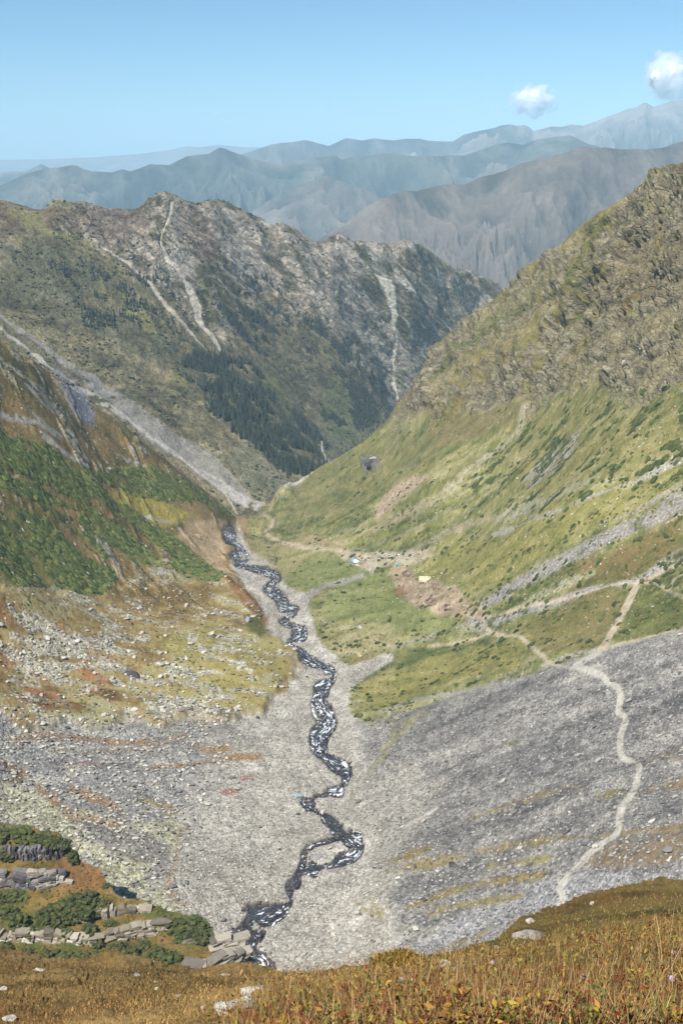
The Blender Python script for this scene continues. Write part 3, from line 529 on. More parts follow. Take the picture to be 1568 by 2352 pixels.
onC([(265,640),(310,680),(345,730),(370,770),(340,760),(290,720)], [(120,118,64), (142,136,80)], .85, 8, 8)
onC([(390,850),(440,860),(430,890),(390,880)], [(118,114,66), (130,126,74)], .8, 8, 8)
onC([(205,735),(260,733),(255,742),(210,742)], [(126,104,60), (140,118,70)], .8, 3, 3)
onC([(310,470),(380,440),(420,460),(410,500),(390,520),(350,520)], [(136,126,104), (160,152,130)], .7, 14, 12, -.3)
onC([(460,600),(480,640),(500,720),(510,770),(495,730),(470,660)], [(112,112,66), (128,126,74)], .7, 6, 6)
onC([(600,840),(620,810),(640,850),(660,900),(700,960),(690,970),(640,930),(610,890)], [(104,108,58), (122,124,68)], .6, 8, 8)
onC([(760,860),(820,900),(860,960),(820,1010),(770,1020),(740,950)], [(92,102,62), (112,118,76)], .7, 12, 12)
onC([(750,985),(810,1020),(760,1060),(748,1020)], [(112,108,76), (124,118,86)], .7, 6, 6)
M['fc'] = PC.mask([(430,800),(520,805),(600,850),(660,930),(760,990),(740,1060),(700,1090),(660,1080),(560,1010),(500,940),(440,870)], 45, 40)
f2 = np.maximum(PC.mask([(500,700),(600,640),(760,760),(900,870),(900,960),(850,990),(760,960),(640,830),(540,740)], 25, 25) * 1.0, PC.mask([(960,640),(1060,620),(1150,655),(1000,780),(940,800)], 14, 20) * .9)
f3 = PC.mask([(100,600),(400,620),(440,800),(200,740)], 25, 25) * .3
M['forest'] = np.clip(np.maximum(M['fc'] * 1.0, np.maximum(f2, f3)) * sstep(-.02, .16, 1.6 * n2 + .6 * n1 + .04 * M['fc']), 0, 1)
gs = PC.mask([(615,810),(640,820),(650,880),(680,930),(660,930),(620,880)], 5, 6); M['forest'] *= 1 - gs
col = mixc(col, pal(n3, (64,72,62), (92,96,76)), M['forest'] * .7)
# scree chutes
chm = np.zeros(NN)
for pts, wd, cs in [([(375,520),(372,560),(400,600),(430,640),(460,690),(480,740),(512,800)], [3, 8, 10, 12, 20, 20, 6], ((166,160,144), (192,186,170))),
    ([(398,455),(392,490),(378,520)], [14, 10, 5], ((172,164,140), (190,182,158))), ([(215,535),(250,560),(300,590),(340,630),(370,680),(430,740),(475,785)], [4, 6, 14, 12, 14, 10, 4], ((158,150,132), (184,176,158))),
    ([(860,622),(885,650),(902,690),(910,760),(908,830),(917,915)], [6, 34, 22, 12, 11, 9], ((180,174,152), (202,196,174))), ([(745,1005),(750,1040),(755,1062)], [4, 10, 14], ((180,172,150), (196,188,170))), ([(740,985),(790,1010),(820,1035)], [4, 6, 6], ((92,108,104), (110,124,118))),
    ([(680,960),(710,1010),(740,1060)], [6, 12, 8], ((136,124,104), (154,140,120))), ([(935,880),(900,850),(860,830)], 4, ((140,136,104), (160,156,120))), ([(1180,620),(1160,640)], 10, ((170,165,158), (185,180,172)))]:
    chm = np.maximum(chm, onC(pts, cs, 1.0, 2.5, 2, None, True, np.array(wd) * .72))
big = [([(0,715),(60,765),(130,820),(200,870),(280,925),(360,990),(440,1040),(520,1110),(570,1160)], [10, 14, 18, 28, 40, 52, 56, 44, 30], ((122,118,112), (146,142,134)), .8), ([(0,745),(80,820),(160,880),(250,930),(350,1000),(460,1080),(560,1150),(600,1165)], [6, 8, 8, 14, 12, 12, 22, 26], ((160,156,148), (182,177,168)), .8),
       ([(120,850),(170,900),(215,950)], [20, 40, 20], ((118,118,124), (138,136,140)), .9), ([(300,960),(400,1030),(500,1110)], [8, 8, 6], ((118,116,112), (134,130,124)), .6), ([(0,730),(90,810),(200,895)], [14,18,6], ((104,100,74),(118,112,84)), .8)]
for pts, wd, cs, k in big: onC(pts, cs, k, 6, 12, -.45, True, wd)
onC([(560,1010),(640,1090),(650,1120),(600,1160),(560,1120),(520,1060)], [(108,112,86), (132,132,104)], .55, 14, 14)
onC([(515,1130),(528,1150),(545,1180)], [(170,162,140), (180,172,150)], .8, 2, 2, None, True, 4)
bst = np.clip(sum(PC.strip(p, np.array(w_), 8, 8) for p, w_, _, _ in big[:2]), 0, 1)
col *= (1 + .09 * wn)[:, None]; col = np.clip(col, .008, .8)
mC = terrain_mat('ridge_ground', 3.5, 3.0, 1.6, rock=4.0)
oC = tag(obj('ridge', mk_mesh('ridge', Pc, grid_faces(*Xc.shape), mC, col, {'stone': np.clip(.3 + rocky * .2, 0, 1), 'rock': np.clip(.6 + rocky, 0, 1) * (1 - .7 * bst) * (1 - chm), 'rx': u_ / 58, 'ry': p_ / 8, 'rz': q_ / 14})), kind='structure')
FC = (Pc, M['forest'].copy(), Nc, M['fc'].copy()); print('C built', time.time() - T0)
# ------------------------------------------------------------------ far ranges
def far_range(name, pts, D0, D1, depth, drop, amp, lam, seed, cols, nc=620, nr=150, gr=(60., 60.), amp0=.05):
    pts = np.array(pts, float); aa = A_of(pts[:, 0], pts[:, 1]); tt = T_of(pts[:, 1]); a = np.linspace(-.47, .47, nc)
    ct = np.interp(a, aa, tt); Dk = np.interp(a, [-.45, .45], [D0, D1]); s = np.concatenate([-np.linspace(1, 0, 14)[:-1] ** 1.5 * .5, np.linspace(0, 1, nr) ** 1.25])
    S, A = np.meshgrid(s, a, indexing='ij'); ctD = -ct * Dk; D = Dk[None] - S * depth
    Xg = A * D; Yg = D; f = np.abs(S); fall = np.where(S < 0, f * 2.2, 1.35 * f - .35 * f * f)
    wx = fbm2(Xg / (lam * 1.2), Yg / (lam * 1.2), 3, seed) * .55
    n_ = ridge2(Xg / lam + 1.6 * wx + Yg / lam * .7, Yg / (lam * 1.4) - .4 * Xg / lam + 1.6 * wx, 6, seed + 7, .52) - .45
    big = ridge2(Xg / (lam * 2.6) + wx - Yg / lam * .12, Yg / (lam * 4) + wx, 3, seed + 9) - .4
    n_f = ridge2(Xg / lam * 4 + 3 * wx + Yg / lam, Yg / lam * 3 + 3 * wx, 5, seed + 17, .68) - .45
    env = amp0 + (1 - amp0) * sstep(0, .28, f)
    Z = ctD[None] - drop * fall + amp * env * (1.25 * n_ + 1.1 * big + .75 * n_f)
    v = np.stack([Xg, Yg, Z], -1).reshape(-1, 3)
    m = fbm2(Xg / lam * 1.1, Yg / lam * 1.1, 5, seed + 30, .65).ravel() * 1.1 + 1.5 * (n_.ravel()) + 1.8 * n_f.ravel() - .3 * f.ravel()
    c = pal(m, *cols); c *= (1 + .05 * rng.standard_normal(len(c)))[:, None]
    g = terrain_mat(name + '_ground', gr[0], gr[1], gr[1] * .22, lo=.8, hi=1.2)
    return tag(obj(name, mk_mesh(name, v, grid_faces(len(s), nc), g, c, {'stone': np.full(len(v), .15)})), kind='structure')
F1 = [(300,760),(500,690),(600,640),(700,570),(745,540),(790,520),(830,488),(870,458),(900,444),(930,438),(1000,428),(1045,424),(1065,425),(1100,408),(1130,400),(1165,388),(1200,375),(1225,368),(1260,362),(1300,350),(1340,337),(1360,340),(1400,338),(1430,343),(1480,345),(1520,340),(1568,326),(1700,290)]
far_range('far_ridge', F1, 4200, 5000, 2600, 1300, 270, 540, 201, [(58,58,50), (90,82,72), (106,96,84), (120,110,98)], 700, 200, (25., 25.), .05)
F2a = [(200,800),(400,600),(500,540),(560,500),(585,479),(600,472),(622,456),(640,449),(660,434),(675,427),(700,418),(725,413),(740,406),(758,409),(780,417),(800,428),(825,432),(845,440),(870,454),(900,458),(940,455),(970,468),(1000,480),(1040,500),(1200,640)]
far_range('far_mountains', F2a, 6500, 7000, 2200, 1300, 260, 640, 211, [(60,64,58), (98,92,82), (124,114,104)], 560, 150, (40., 40.), .10)
F2 = [(-200,440),(-60,436),(0,427),(40,409),(75,395),(100,390),(135,386),(165,380),(178,382),(190,389),(210,394),(240,395),(260,396),(280,389),(300,393),(325,384),(345,377),(360,378),(390,379),(410,368),(430,359),(455,357),(480,354),(492,346),(505,339),(520,343),(538,351),(555,357),(575,364),(600,372),(640,379),(680,372),(725,364),(770,357),(784,367),(800,362),(814,364),(850,357),(884,352),(920,356),(959,359),(1010,358),(1064,357),(1104,344),(1130,334),(1164,325),(1200,330),(1224,322),(1284,314),(1309,311),(1350,330),(1450,360),(1700,400)]
far_range('distant_mountains', F2, 7700, 8600, 3000, 1600, 400, 950, 221, [(36,48,42), (76,82,72), (114,110,98)], 760, 170, (60., 60.), .02)
F3 = [(-200,400),(0,397),(30,394),(60,394),(80,384),(95,376),(110,383),(140,398),(200,410),(400,400),(480,385),(555,354),(575,348),(600,339),(622,332),(645,328),(672,326),(700,321),(715,324),(730,328),(755,334),(784,321),(795,317),(829,322),(859,318),(904,322),(934,318),(964,318),(984,323),(1039,325),(1064,309),(1104,299),(1134,294),(1150,288),(1169,286),(1190,290),(1204,288),(1215,293),(1224,302),(1245,297),(1264,291),(1290,292),(1309,287),(1339,290),(1374,277),(1395,268),(1414,262),(1440,251),(1460,247),(1474,238),(1482,236),(1499,246),(1515,242),(1539,233),(1568,232),(1620,225),(1700,240)]
far_range('remote_mountains', F3, 10500, 11600, 3600, 1900, 560, 1400, 231, [(48,58,56), (88,92,88), (134,130,122)], 800, 170, (90., 90.), .015)
F4 = [(-300,376),(0,368),(100,366),(200,362),(260,358),(330,352),(380,346),(430,336),(460,338),(500,332),(560,338),(700,340),(900,340),(1700,340)]
far_range('hazy_range', F4, 19000, 19000, 6000, 1800, 500, 2500, 241, [(100,104,98), (120,120,112)], 300, 60, (200., 200.), .01)
print('far built', time.time() - T0)
# plain beyond and below everything, out to the horizon

nx = 60; gx, gy = np.meshgrid(np.linspace(-29500, 29500, nx), np.linspace(-2500, 30000, nx)); gz = -1900 + 60 * fbm2(gx / 3000, gy / 3000, 3, 4)
tag(obj('ground', mk_mesh('ground', np.stack([gx, gy, gz], -1).reshape(-1, 3), grid_faces(nx, nx), terrain_mat('plain_ground', 200., 200., 10.), pal(vn2(gx.ravel() / 900, gy.ravel() / 900), (90,96,70), (120,112,84)), {'stone': np.zeros(nx * nx)})), kind='structure')
# ------------------------------------------------------------------ the bluff below on the left (surface E)
P, V = [], []
for X in (-250, 0, 250, 500, 750):
    for Y, D in [(2260,198),(2200,211),(2150,220),(2100,228),(2050,234),(2000,240),(1950,246),(1890,252)]: cD(X, Y, D)
cD(0, 1890, 252, 60, -20); cD(600, 1890, 252, 60, -20)
E = Field(-0.62, 0.0, 160, 150, 300, 260); E.fit(P, V, 60.0, lam=1e-4)
def ledge(F, pts, h, decay=9.):
    """a rock step that rises going away from the foot line pts"""
    xw, yw, _ = F.hit(*catmull(pts, 4).T); aw = xw / yw; o = np.argsort(aw); aw, dw = aw[o], yw[o]
    A_, D_ = np.meshgrid(F.a, F.D); dl = np.interp(A_, aw, dw); win = sstep(aw[0] - .004, aw[0] + .006, A_) * (1 - sstep(aw[-1] - .006, aw[-1] + .004, A_))
    F.z += win * h * sstep(dl - .4, dl + 1.0, D_) * np.exp(-np.maximum(D_ - dl - 1, 0) / decay)
LEDGES = [(l_, h_ * .62) for l_, h_ in [([(-90,1978),(0,1974),(60,1976),(120,1970),(165,1958)], 3.6), ([(-90,2040),(0,2038),(70,2042),(145,2030)], 3.8), ([(150,2117),(195,2120),(212,2108),(270,2103),(348,2093)], 2.6), ([(-90,2158),(0,2161),(60,2165),(120,2167),(212,2172)], 2.4), ([(240,2162),(280,2158),(340,2148),(385,2138)], 2.0), ([(412,2171),(448,2163)], .8)]]
for l, h in LEDGES: ledge(E, l, h)
Ae, De = adaptive(E, -0.60, -0.02, 460, 620, 400.)
Xe, Ye, Ze = Ae * De, De, E(Ae, De); x, y, z = Xe.ravel(), Ye.ravel(), Ze.ravel(); NN = len(x); PE = Painter(E, x, y)
out_e = [(-400,1875),(-60,1878),(0,1880),(75,1892),(140,1907),(165,1932),(185,1967),(235,1987),(268,2032),(285,2050),(330,2062),(380,2085),(440,2101),(480,2110),(493,2130),(505,2150),(520,2200),(540,2235),(560,2290),(-400,2290)]
mE_ = PE.mask(out_e, 7, 5)
n1, n2, n3 = fbm2(x / 12, y / 12, 4, 301), fbm2(x / 3, y / 3, 4, 302, .7), fbm2(x / .9, y / .9, 3, 303, .8)
z = z + .9 * n1 + .5 * n2 + .12 * n3 - 34 * (1 - mE_); Ze = z.reshape(Xe.shape); Ne = grid_normals(Xe, Ye, Ze).reshape(-1, 3)
riser = sstep(.80, .55, Ne[:, 2]) * (mE_ > .93)
dsp = riser * (1.0 * fbm3(x / 1.6, y / 1.6, z / .9, 3, 305, .6)); Pe = np.stack([x, y, z], 1) + Ne * dsp[:, None]
col = pal(1.4 * n1 + n2 + .5 * n3, (80,74,34), (106,92,42), (132,106,54), (124,114,58))
col = mixc(col, pal(n2 + n3, (70,80,34), (96,100,46)), sstep(0, .3, n1 * 1.2 + .3 * n2))
rust = PE.mask([(60,2000),(180,1975),(240,1990),(285,2050),(220,2050),(140,2030)], 10, 10); col = mixc(col, pal(n2 + n3, (110,76,42), (138,98,56)), rust * .8)
rc = pal(1.4 * fbm3(x / .8, y / .8, z / .5, 3, 307), (120,112,104), (176,168,156), (206,198,184)); up = PE.mask([(-100,1900),(180,1900),(180,2045),(-100,2045)], 5, 5)
rc = mixc(rc, pal(fbm3(x / .35, y / .35, z / 4, 2, 308) * 1.5, (62,60,62), (104,102,106), (132,128,126)), up)
col = mixc(col, rc, np.clip(riser * 1.5, 0, 1)); col = np.clip(col * (1 + .08 * rng.standard_normal(NN))[:, None], .006, .8)
Fe = grid_faces(*Xe.shape); keep = (mE_[Fe].max(1) > .02); Fe = Fe[keep]; us = np.unique(Fe); mp = np.full(NN, -1); mp[us] = np.arange(len(us))
tag(obj('rocky_bench', mk_mesh('rocky_bench', Pe[us], mp[Fe], terrain_mat('bench_ground', .5, .35, .12), col[us], {'stone': np.clip(riser[us], .1, 1)})), kind='structure')
EP = (Pe, mE_, riser)
# ------------------------------------------------------------------ the grassy hill the photo was taken from (surface A)
P, V = [], []
def cT(X, Y, D): P.append((float(A_of(X, Y)) * 2.2, math.log(D))); V.append(float(T_of(Y)))
for X, rows in [(0, [(2352,12),(2300,18),(2240,30),(2184,55)]), (400, [(2352,9),(2300,14),(2260,24),(2224,46)]), (784, [(2352,4.6),(2300,6.6),(2262,13),(2236,32)]), (1100, [(2352,4.0),(2290,5.6),(2235,9),(2182,20)]), (1330, [(2352,4.0),(2280,5.5),(2180,11),(2072,30)]), (1568, [(2352,4.0),(2280,5.4),(2190,9),(2100,18),(2027,40)]), (2000, [(2352,4.5),(2200,9),(2000,40)]), (-500, [(2352,14),(2180,60)])]:
    for Y, D in rows: cT(X, Y, D)
for a_, D_, z_ in [(-1.2,2,-2.9),(-.4,2,-2.9),(0,2,-2.65),(.4,2,-2.6),(1.2,2,-2.2),(-.4,5,-6.3),(0,1,-2.0),(.5,1,-1.9),(-.5,1,-2.2),(-1.2,8,-9),(1.2,8,-6.6)]: P.append((a_ * 2.2, math.log(D_))); V.append(-z_ / D_)
A_F = Field(-1.25, 1.25, 260, .7, 230, 400, geo=True); AA, DD = np.meshgrid(A_F.a, A_F.D)
tA = tps(np.array(P), np.array(V), np.stack([AA * 2.2, np.log(DD)], -1).reshape(-1, 2)).reshape(AA.shape)
Dcr = np.interp(A_F.a, [-.45, -.2, 0, .16, .28, .43, .7], [55, 46, 32, 20, 29, 40, 44])[None]
zA = -tA * DD; zc = np.stack([np.interp(Dcr[0, j], A_F.D, zA[:, j]) for j in range(len(A_F.a))])[None]
over = np.maximum(DD - Dcr, 0); A_F.z = np.where(DD > Dcr, zc - .90 * over - .40 * over * over / (over + 6), zA)
SKA = [(-120,2172),(0,2182),(60,2192),(125,2207),(180,2205),(215,2201),(238,2192),(255,2185),(275,2187),(300,2195),(350,2212),(400,2222),(455,2231),(500,2220),(550,2217),(620,2230),(670,2240),(784,2236),(854,2228),(950,2216),(1009,2206),(1060,2196),(1104,2182),(1144,2160),(1174,2137),(1199,2113),(1259,2092),(1334,2070),(1409,2047),(1484,2030),(1568,2025),(1700,2026)]
A_F.fit_crest(SKA, 12, 90, 7, 5)
Aa, Da = adaptive(A_F, -1.2, 1.2, 1500, 620, 90.)
Xa, Ya, Za = Aa * Da, Da, A_F(Aa, Da); x, y, z = Xa.ravel(), Ya.ravel(), Za.ravel(); NN = len(x)
n0, n1, n2, n3 = fbm2(x / 9, y / 9, 3, 400), fbm2(x / 3, y / 3, 4, 401), fbm2(x / .8, y / .8, 4, 402, .65), fbm2(x / .2, y / .2, 3, 403, .8)
ny = sstep(2, 12, y); Na = grid_normals(Xa, Ya, Za).reshape(-1, 3)
hum = (.16 * fbm2(x / 5 + y / 7, y / .7, 3, 409) * ny + .30 * np.abs(n1) * ny + .16 * n2 * (.4 + .6 * ny) + .05 * n3)
Pa = np.stack([x, y, z], 1) + Na * hum[:, None]
rt = sstep(.05, .25, x / y)
col = pal(1.1 * n1 + .9 * n2 + .5 * n3 + .2, (88,70,34), (122,96,46), (148,116,58), (168,136,76))
col = mixc(col, pal(1.1 * n1 + .9 * n2 + .5 * n3, (68,62,28), (96,86,36), (122,104,46), (142,114,54)), rt * .85)
col = mixc(col, pal(n3 + n2, (52,46,24), (84,70,34)), sstep(9, 4, y) * .7)
col = mixc(col, pal(n2, (104,70,36), (128,86,46)), sstep(.15, .4, n0 * .8 + n2 * .6) * .5)
AC = np.clip(col * (1 + .08 * rng.standard_normal(NN))[:, None], .006, .6)
tag(obj('hillside', mk_mesh('hillside', Pa, grid_faces(*Xa.shape), terrain_mat('turf_ground', .12, .09, .03), AC, {'stone': np.full(NN, .15)})), kind='structure')
print('A, E built', time.time() - T0)
# ------------------------------------------------------------------ shapes for stones, bushes, trees
def ico(sub):
    import bmesh
    bm = bmesh.new(); bmesh.ops.create_icosphere(bm, subdivisions=sub, radius=1.0); bm.verts.ensure_lookup_table()
    v = np.array([p.co[:] for p in bm.verts]); f = np.array([[q.index for q in p.verts] for p in bm.faces]); bm.free(); return v, f
ICO = {k: ico(k) for k in (1, 2, 3, 4)}
def rock_shape(sub, seed, cuts=9, rough=.05, flat=.7):
    r = np.random.default_rng(seed); v, f = ICO[sub]; v = v.copy()
    for _ in range(cuts):
        n = r.normal(size=3); n /= np.linalg.norm(n); d = r.uniform(.5, .85); o = v @ n - d; v -= np.maximum(o, 0)[:, None] * n
    v *= 1 + rough * fbm3(v[:, 0] * 2.5 + seed, v[:, 1] * 2.5, v[:, 2] * 2.5, 3, seed)[:, None]
    v *= [1, r.uniform(.65, .95), flat]; return v, f
def blob_shape(sub, seed, rough=.35):
    v, f = ICO[sub]; v = v * (1 + rough * fbm3(v[:, 0] * 2.2 + seed, v[:, 1] * 2.2, v[:, 2] * 2.2, 3, seed, .75))[:, None]; v = v * [1, 1, .75]; return v, f
def scatter(tpl, pos, sc, yaw, tone, sink=0.25, tilt=None):
    """copies of a template as arrays: verts, faces, colours"""
    v, f = tpl; n = len(pos); c, s = np.cos(yaw)[:, None], np.sin(yaw)[:, None]; S = sc if sc.ndim == 2 else np.stack([sc] * 3, 1)
    q = v[None] * S[:, None]; X = q[..., 0] * c - q[..., 1] * s; Y = q[..., 0] * s + q[..., 1] * c; Z = q[..., 2] + S[:, 2:3] * (1 - 2 * sink) * 1.0
    if tilt is not None: Z = Z + X * tilt[:, :1] + Y * tilt[:, 1:]
    V = np.stack([X, Y, Z], -1) + pos[:, None]; F = f[None] + (np.arange(n) * len(v))[:, None, None]
    return V.reshape(-1, 3), F.reshape(-1, f.shape[1]), np.repeat(tone, len(v), 0)
def join(parts):
    V, F, Cc, k = [], [], [], 0
    for v, f, c in parts: V.append(v); F.append(f + k); Cc.append(c); k += len(v)
    return np.vstack(V), np.vstack(F), np.vstack(Cc)
def simple_mat(name, rough=.9, s1=3., s2=12., amt=.5, bd=.03, spec=.2, tint=None):
    g = N(name); c = g.attr('albedo') if tint is None else None
    if tint is not None: rr = g.n('ShaderNodeRGB'); rr.outputs[0].default_value = (*tint, 1); c = rr.outputs[0]
    a, b = g.noise(s1, 5, .65), g.noise(s2, 4, .7); k = g.math('MULTIPLY_ADD', a, amt, 1 - amt / 2); k = g.math('MULTIPLY', k, g.math('MULTIPLY_ADD', b, amt, 1 - amt / 2))
    g.put(g.b.inputs['Base Color'], g.mix(1.0, c, k, 'MULTIPLY')); g.b.inputs['Roughness'].default_value = rough; g.b.inputs['Specular IOR Level'].default_value = spec
    g.bump(g.math('ADD', a, b), bd, 1); return g.m
def pick(mask, n, r): p = mask.astype(float); p /= p.sum(); return r.choice(len(p), n, replace=False, p=p)
def slope_tilt(Nv): return -Nv[:, :2] / np.maximum(Nv[:, 2:], .35)
mstone = simple_mat('stone_surface', .9, 1.2, 5., .45, .12); mleaf = simple_mat('bush_leaves', .85, 1.4, 4.5, 1.1, .35); mfir = simple_mat('needle_leaves', .85, .25, 1.2, .9, .5)
NB = grid_normals(Pb[:, 0].reshape(Xb.shape), Pb[:, 1].reshape(Xb.shape), Pb[:, 2].reshape(Xb.shape)).reshape(-1, 3)
Tk = [blob_shape(1, s, .5) for s in range(4)]
def stuff_blobs(name, mask, n, s0, s1, cols, seed, mat, tpls, Pts=Pb, Nn=None, sink=.3, kindlabel=None):
    r = np.random.default_rng(seed); idx = pick(mask, n, r); parts = []
    for k, t in enumerate(tpls):
        i = idx[k::len(tpls)]; m = len(i); s = s0 + (s1 - s0) * r.random(m) ** 1.8; lowz = .62 if 'shrub' in name else 1.; sc = np.stack([s * r.uniform(.8, 1.3, m), s * r.uniform(.8, 1.2, m), s * lowz * r.uniform(.6, .95, m)], 1)
        tn = pal(r.uniform(-1, 1, m), *cols) * r.uniform(.8, 1.2, m)[:, None]
        tl = None if Nn is None else slope_tilt(Nn[i]); parts.append(scatter(t, Pts[i], sc, r.random(m) * 6.28, tn, sink, tl))
    V, F, Cc = join(parts); return tag(obj(name, mk_mesh(name, V, F, mat, Cc, smooth=False)), kind='stuff')
nbush = fbm2(Pb[:, 0] / 7, Pb[:, 1] / 7, 3, 500)
stuff_blobs('shrub_thicket', M['shrub'] * (nbush > -.14) * (M['shrub'] > .4), 8500, .5, 1.9, ((66,84,34), (90,108,46), (114,126,58), (132,132,68)), 1, mleaf, Tk, Nn=NB)
stuff_blobs('low_scrub', np.where(M['rshrub'] > .5, 1., 0) + .05 * M['meadow'] * (nbush > .2), 2600, .5, 1.6, ((58,70,34), (78,92,42), (100,104,54)), 2, mleaf, Tk, Nn=NB)
Tr = [rock_shape(1, s, 7, .08, .6) for s in range(6)]
stuff_blobs('debris_stones', np.clip(gr * 1.0 + .8 * M['ll'] + .12 * lsl, 0, 1) * (Pb[:, 1] > 230), 9000, .25, 1.3, ((104,102,98), (150,146,134), (190,184,166), (206,200,186)), 3, mstone, Tr, Nn=NB)
stuff_blobs('river_gravel', M['bed'] * (1 - M['stream']) * (Pb[:, 1] > 215), 8000, .18, .75, ((128,124,116), (172,166,152), (204,198,184)), 4, mstone, Tr, Nn=NB)
stuff_blobs('scree_stones', M['scree'] * (1 - M['path']) * (Pb[:, 1] > 215), 12000, .18, .65, ((84,82,84), (120,118,118), (164,160,154), (186,182,174)), 5, mstone, Tr, Nn=NB)
stuff_blobs('cliff_blocks', M['cliff'] * rk, 1500, .4, 1.3, ((96,92,80), (140,134,114), (176,170,148)), 6, mstone, Tr)
stuff_blobs('meadow_stones', M['meadow'] * (nB > -.1), 2600, .15, .7, ((120,116,104), (170,164,148), (206,200,186)), 7, mstone, Tr, Nn=NB)
stuff_blobs('meadow_tussocks', np.clip(M['meadow'] + lsl * .6, 0, 1) * (1 - M['shrub']) * (1 - M['path']), 9000, .25, .85, ((72,76,36), (104,104,50), (134,126,66), (150,124,74)), 8, mleaf, Tk, Nn=NB)
stuff_blobs('slope_stones', lsl * (1 - M['shrub']), 2500, .3, 1.2, ((112,110,104), (160,156,144), (200,194,180)), 9, mstone, Tr, Nn=NB)
stuff_blobs('large_scree_blocks', (M['scree'] * .6 + M['ll'] + M['bed'] * .5 * (1 - M['stream'])) * (1 - M['path']) * (Pb[:, 1] > 215) * (nB > 0), 420, .6, 1.7, ((84,82,82), (126,122,116), (176,170,158), (200,194,180)), 10, mstone, Tr, Nn=NB)
print('stuff on B', time.time() - T0)
# ------------------------------------------------------------------ stones in the stream, single things
dg = bpy.context.evaluated_depsgraph_get()
def ray(o, X, Y):
    t, a = float(T_of(Y)), float(A_of(X, Y)); d = Vector((a, 1, -t)).normalized(); ok, loc, nrm, _ = o.ray_cast(Vector((0, 0, 0)), d); return (loc, nrm) if ok else (None, None)
def px_m(p): return p.length / FPX
def rock_thing(name, label, X, Y, wpx, surf, cols, seed, flat=.6, stretch=1.0, sub=3, group=None, cuts=11, sink=.3, rough=.06):
    loc, nrm = ray(surf, X, Y)
    if loc is None: print('miss', name, X, Y); return None
    r = wpx * px_m(loc) / 2; v, f = rock_shape(sub, seed, cuts, rough, flat); v = v * [r * stretch, r, r]; a = random_(seed) * .8 - .4; v = v @ np.array([[math.cos(a), math.sin(a), 0], [-math.sin(a), math.cos(a), 0], [0, 0, 1]])
    n = fbm3(v[:, 0] / r * 1.5 + seed, v[:, 1] / r * 1.5, v[:, 2] / r * 1.5, 4, seed); o = obj(name, mk_mesh(name, v, f, mstone, pal(n * 1.6, *cols), smooth=False)); o.location = loc + Vector((0, 0, r * flat * (1 - 2 * sink))); return tag(o, label, 'boulder', group)
def random_(s): return float(np.random.default_rng(s).random())
cs = catmull(STREAM, 8); r_ = np.random.default_rng(44); cnt = 0; wet = ((34,30,32), (66,58,60), (104,96,92)); small = []
wI = np.interp(np.linspace(0, 1, len(cs)), np.linspace(0, 1, len(STREAM)), STREAM_W); wprot = [mk_mesh('wet_boulder', *[rock_shape(2, 900 + k, 9, .08, .6)[i] for i in (0, 1)], mstone, pal(np.full(len(ICO[2][0]), -.6 + .25 * k), *wet), smooth=False) for k in range(6)]
for k in range(1500):
    i = int(len(cs) * r_.random() ** .8); i = min(i, len(cs) - 2); d = cs[i + 1] - cs[i]; nn = np.array([-d[1], d[0]]) / (np.hypot(*d) + 1e-9); side = r_.choice([-1, 1]) * (.5 + .12 * r_.normal()) if r_.random() < .62 else r_.uniform(-.45, .45)
    small.append(cs[i] + nn * side * wI[i] + r_.normal(size=2) * 1.2)
for br, bw in ((catmull(BRA, 10), 12), (catmull(BRB, 10), 12)):
    for k in range(90): small.append(br[int(r_.random() * len(br))] + r_.normal(size=2) * bw * .4)
small = np.array(small); sx, sy, sz = B.hit(small[:, 0], small[:, 1]); ssz = r_.uniform(.25, .95, len(sx)) * (1 + (sy - 300).clip(0) / 900); inst = np.hypot(sx, sy); order = np.argsort(inst / ssz)
big_i = order[:290]; rest = order[290:]; zz = zbase(sx, sy) * 0 + B.xy(sx, sy) - .75
for j in big_i:
    o = obj('wet_boulder', wprot[int(j) % 6]); o.location = (sx[j], sy[j], zz[j] + ssz[j] * .25); o.scale = (ssz[j] * 1.2, ssz[j], ssz[j]); o.rotation_euler = (0, 0, r_.random() * 6.28); tag(o, 'dark wet stone in or at the edge of the foaming stream', 'stone', 'dark wet stones along the stream')
V_, F_, C_ = join([scatter(Tr[k], np.stack([sx, sy, zz], 1)[rest[k::6]], ssz[rest[k::6]], r_.random(len(rest[k::6])) * 6.28, pal(r_.uniform(-1, .8, len(rest[k::6])), *wet), .35) for k in range(6)])
tag(obj('stream_stones', mk_mesh('stream_stones', V_, F_, mstone, C_, smooth=False)), kind='stuff')
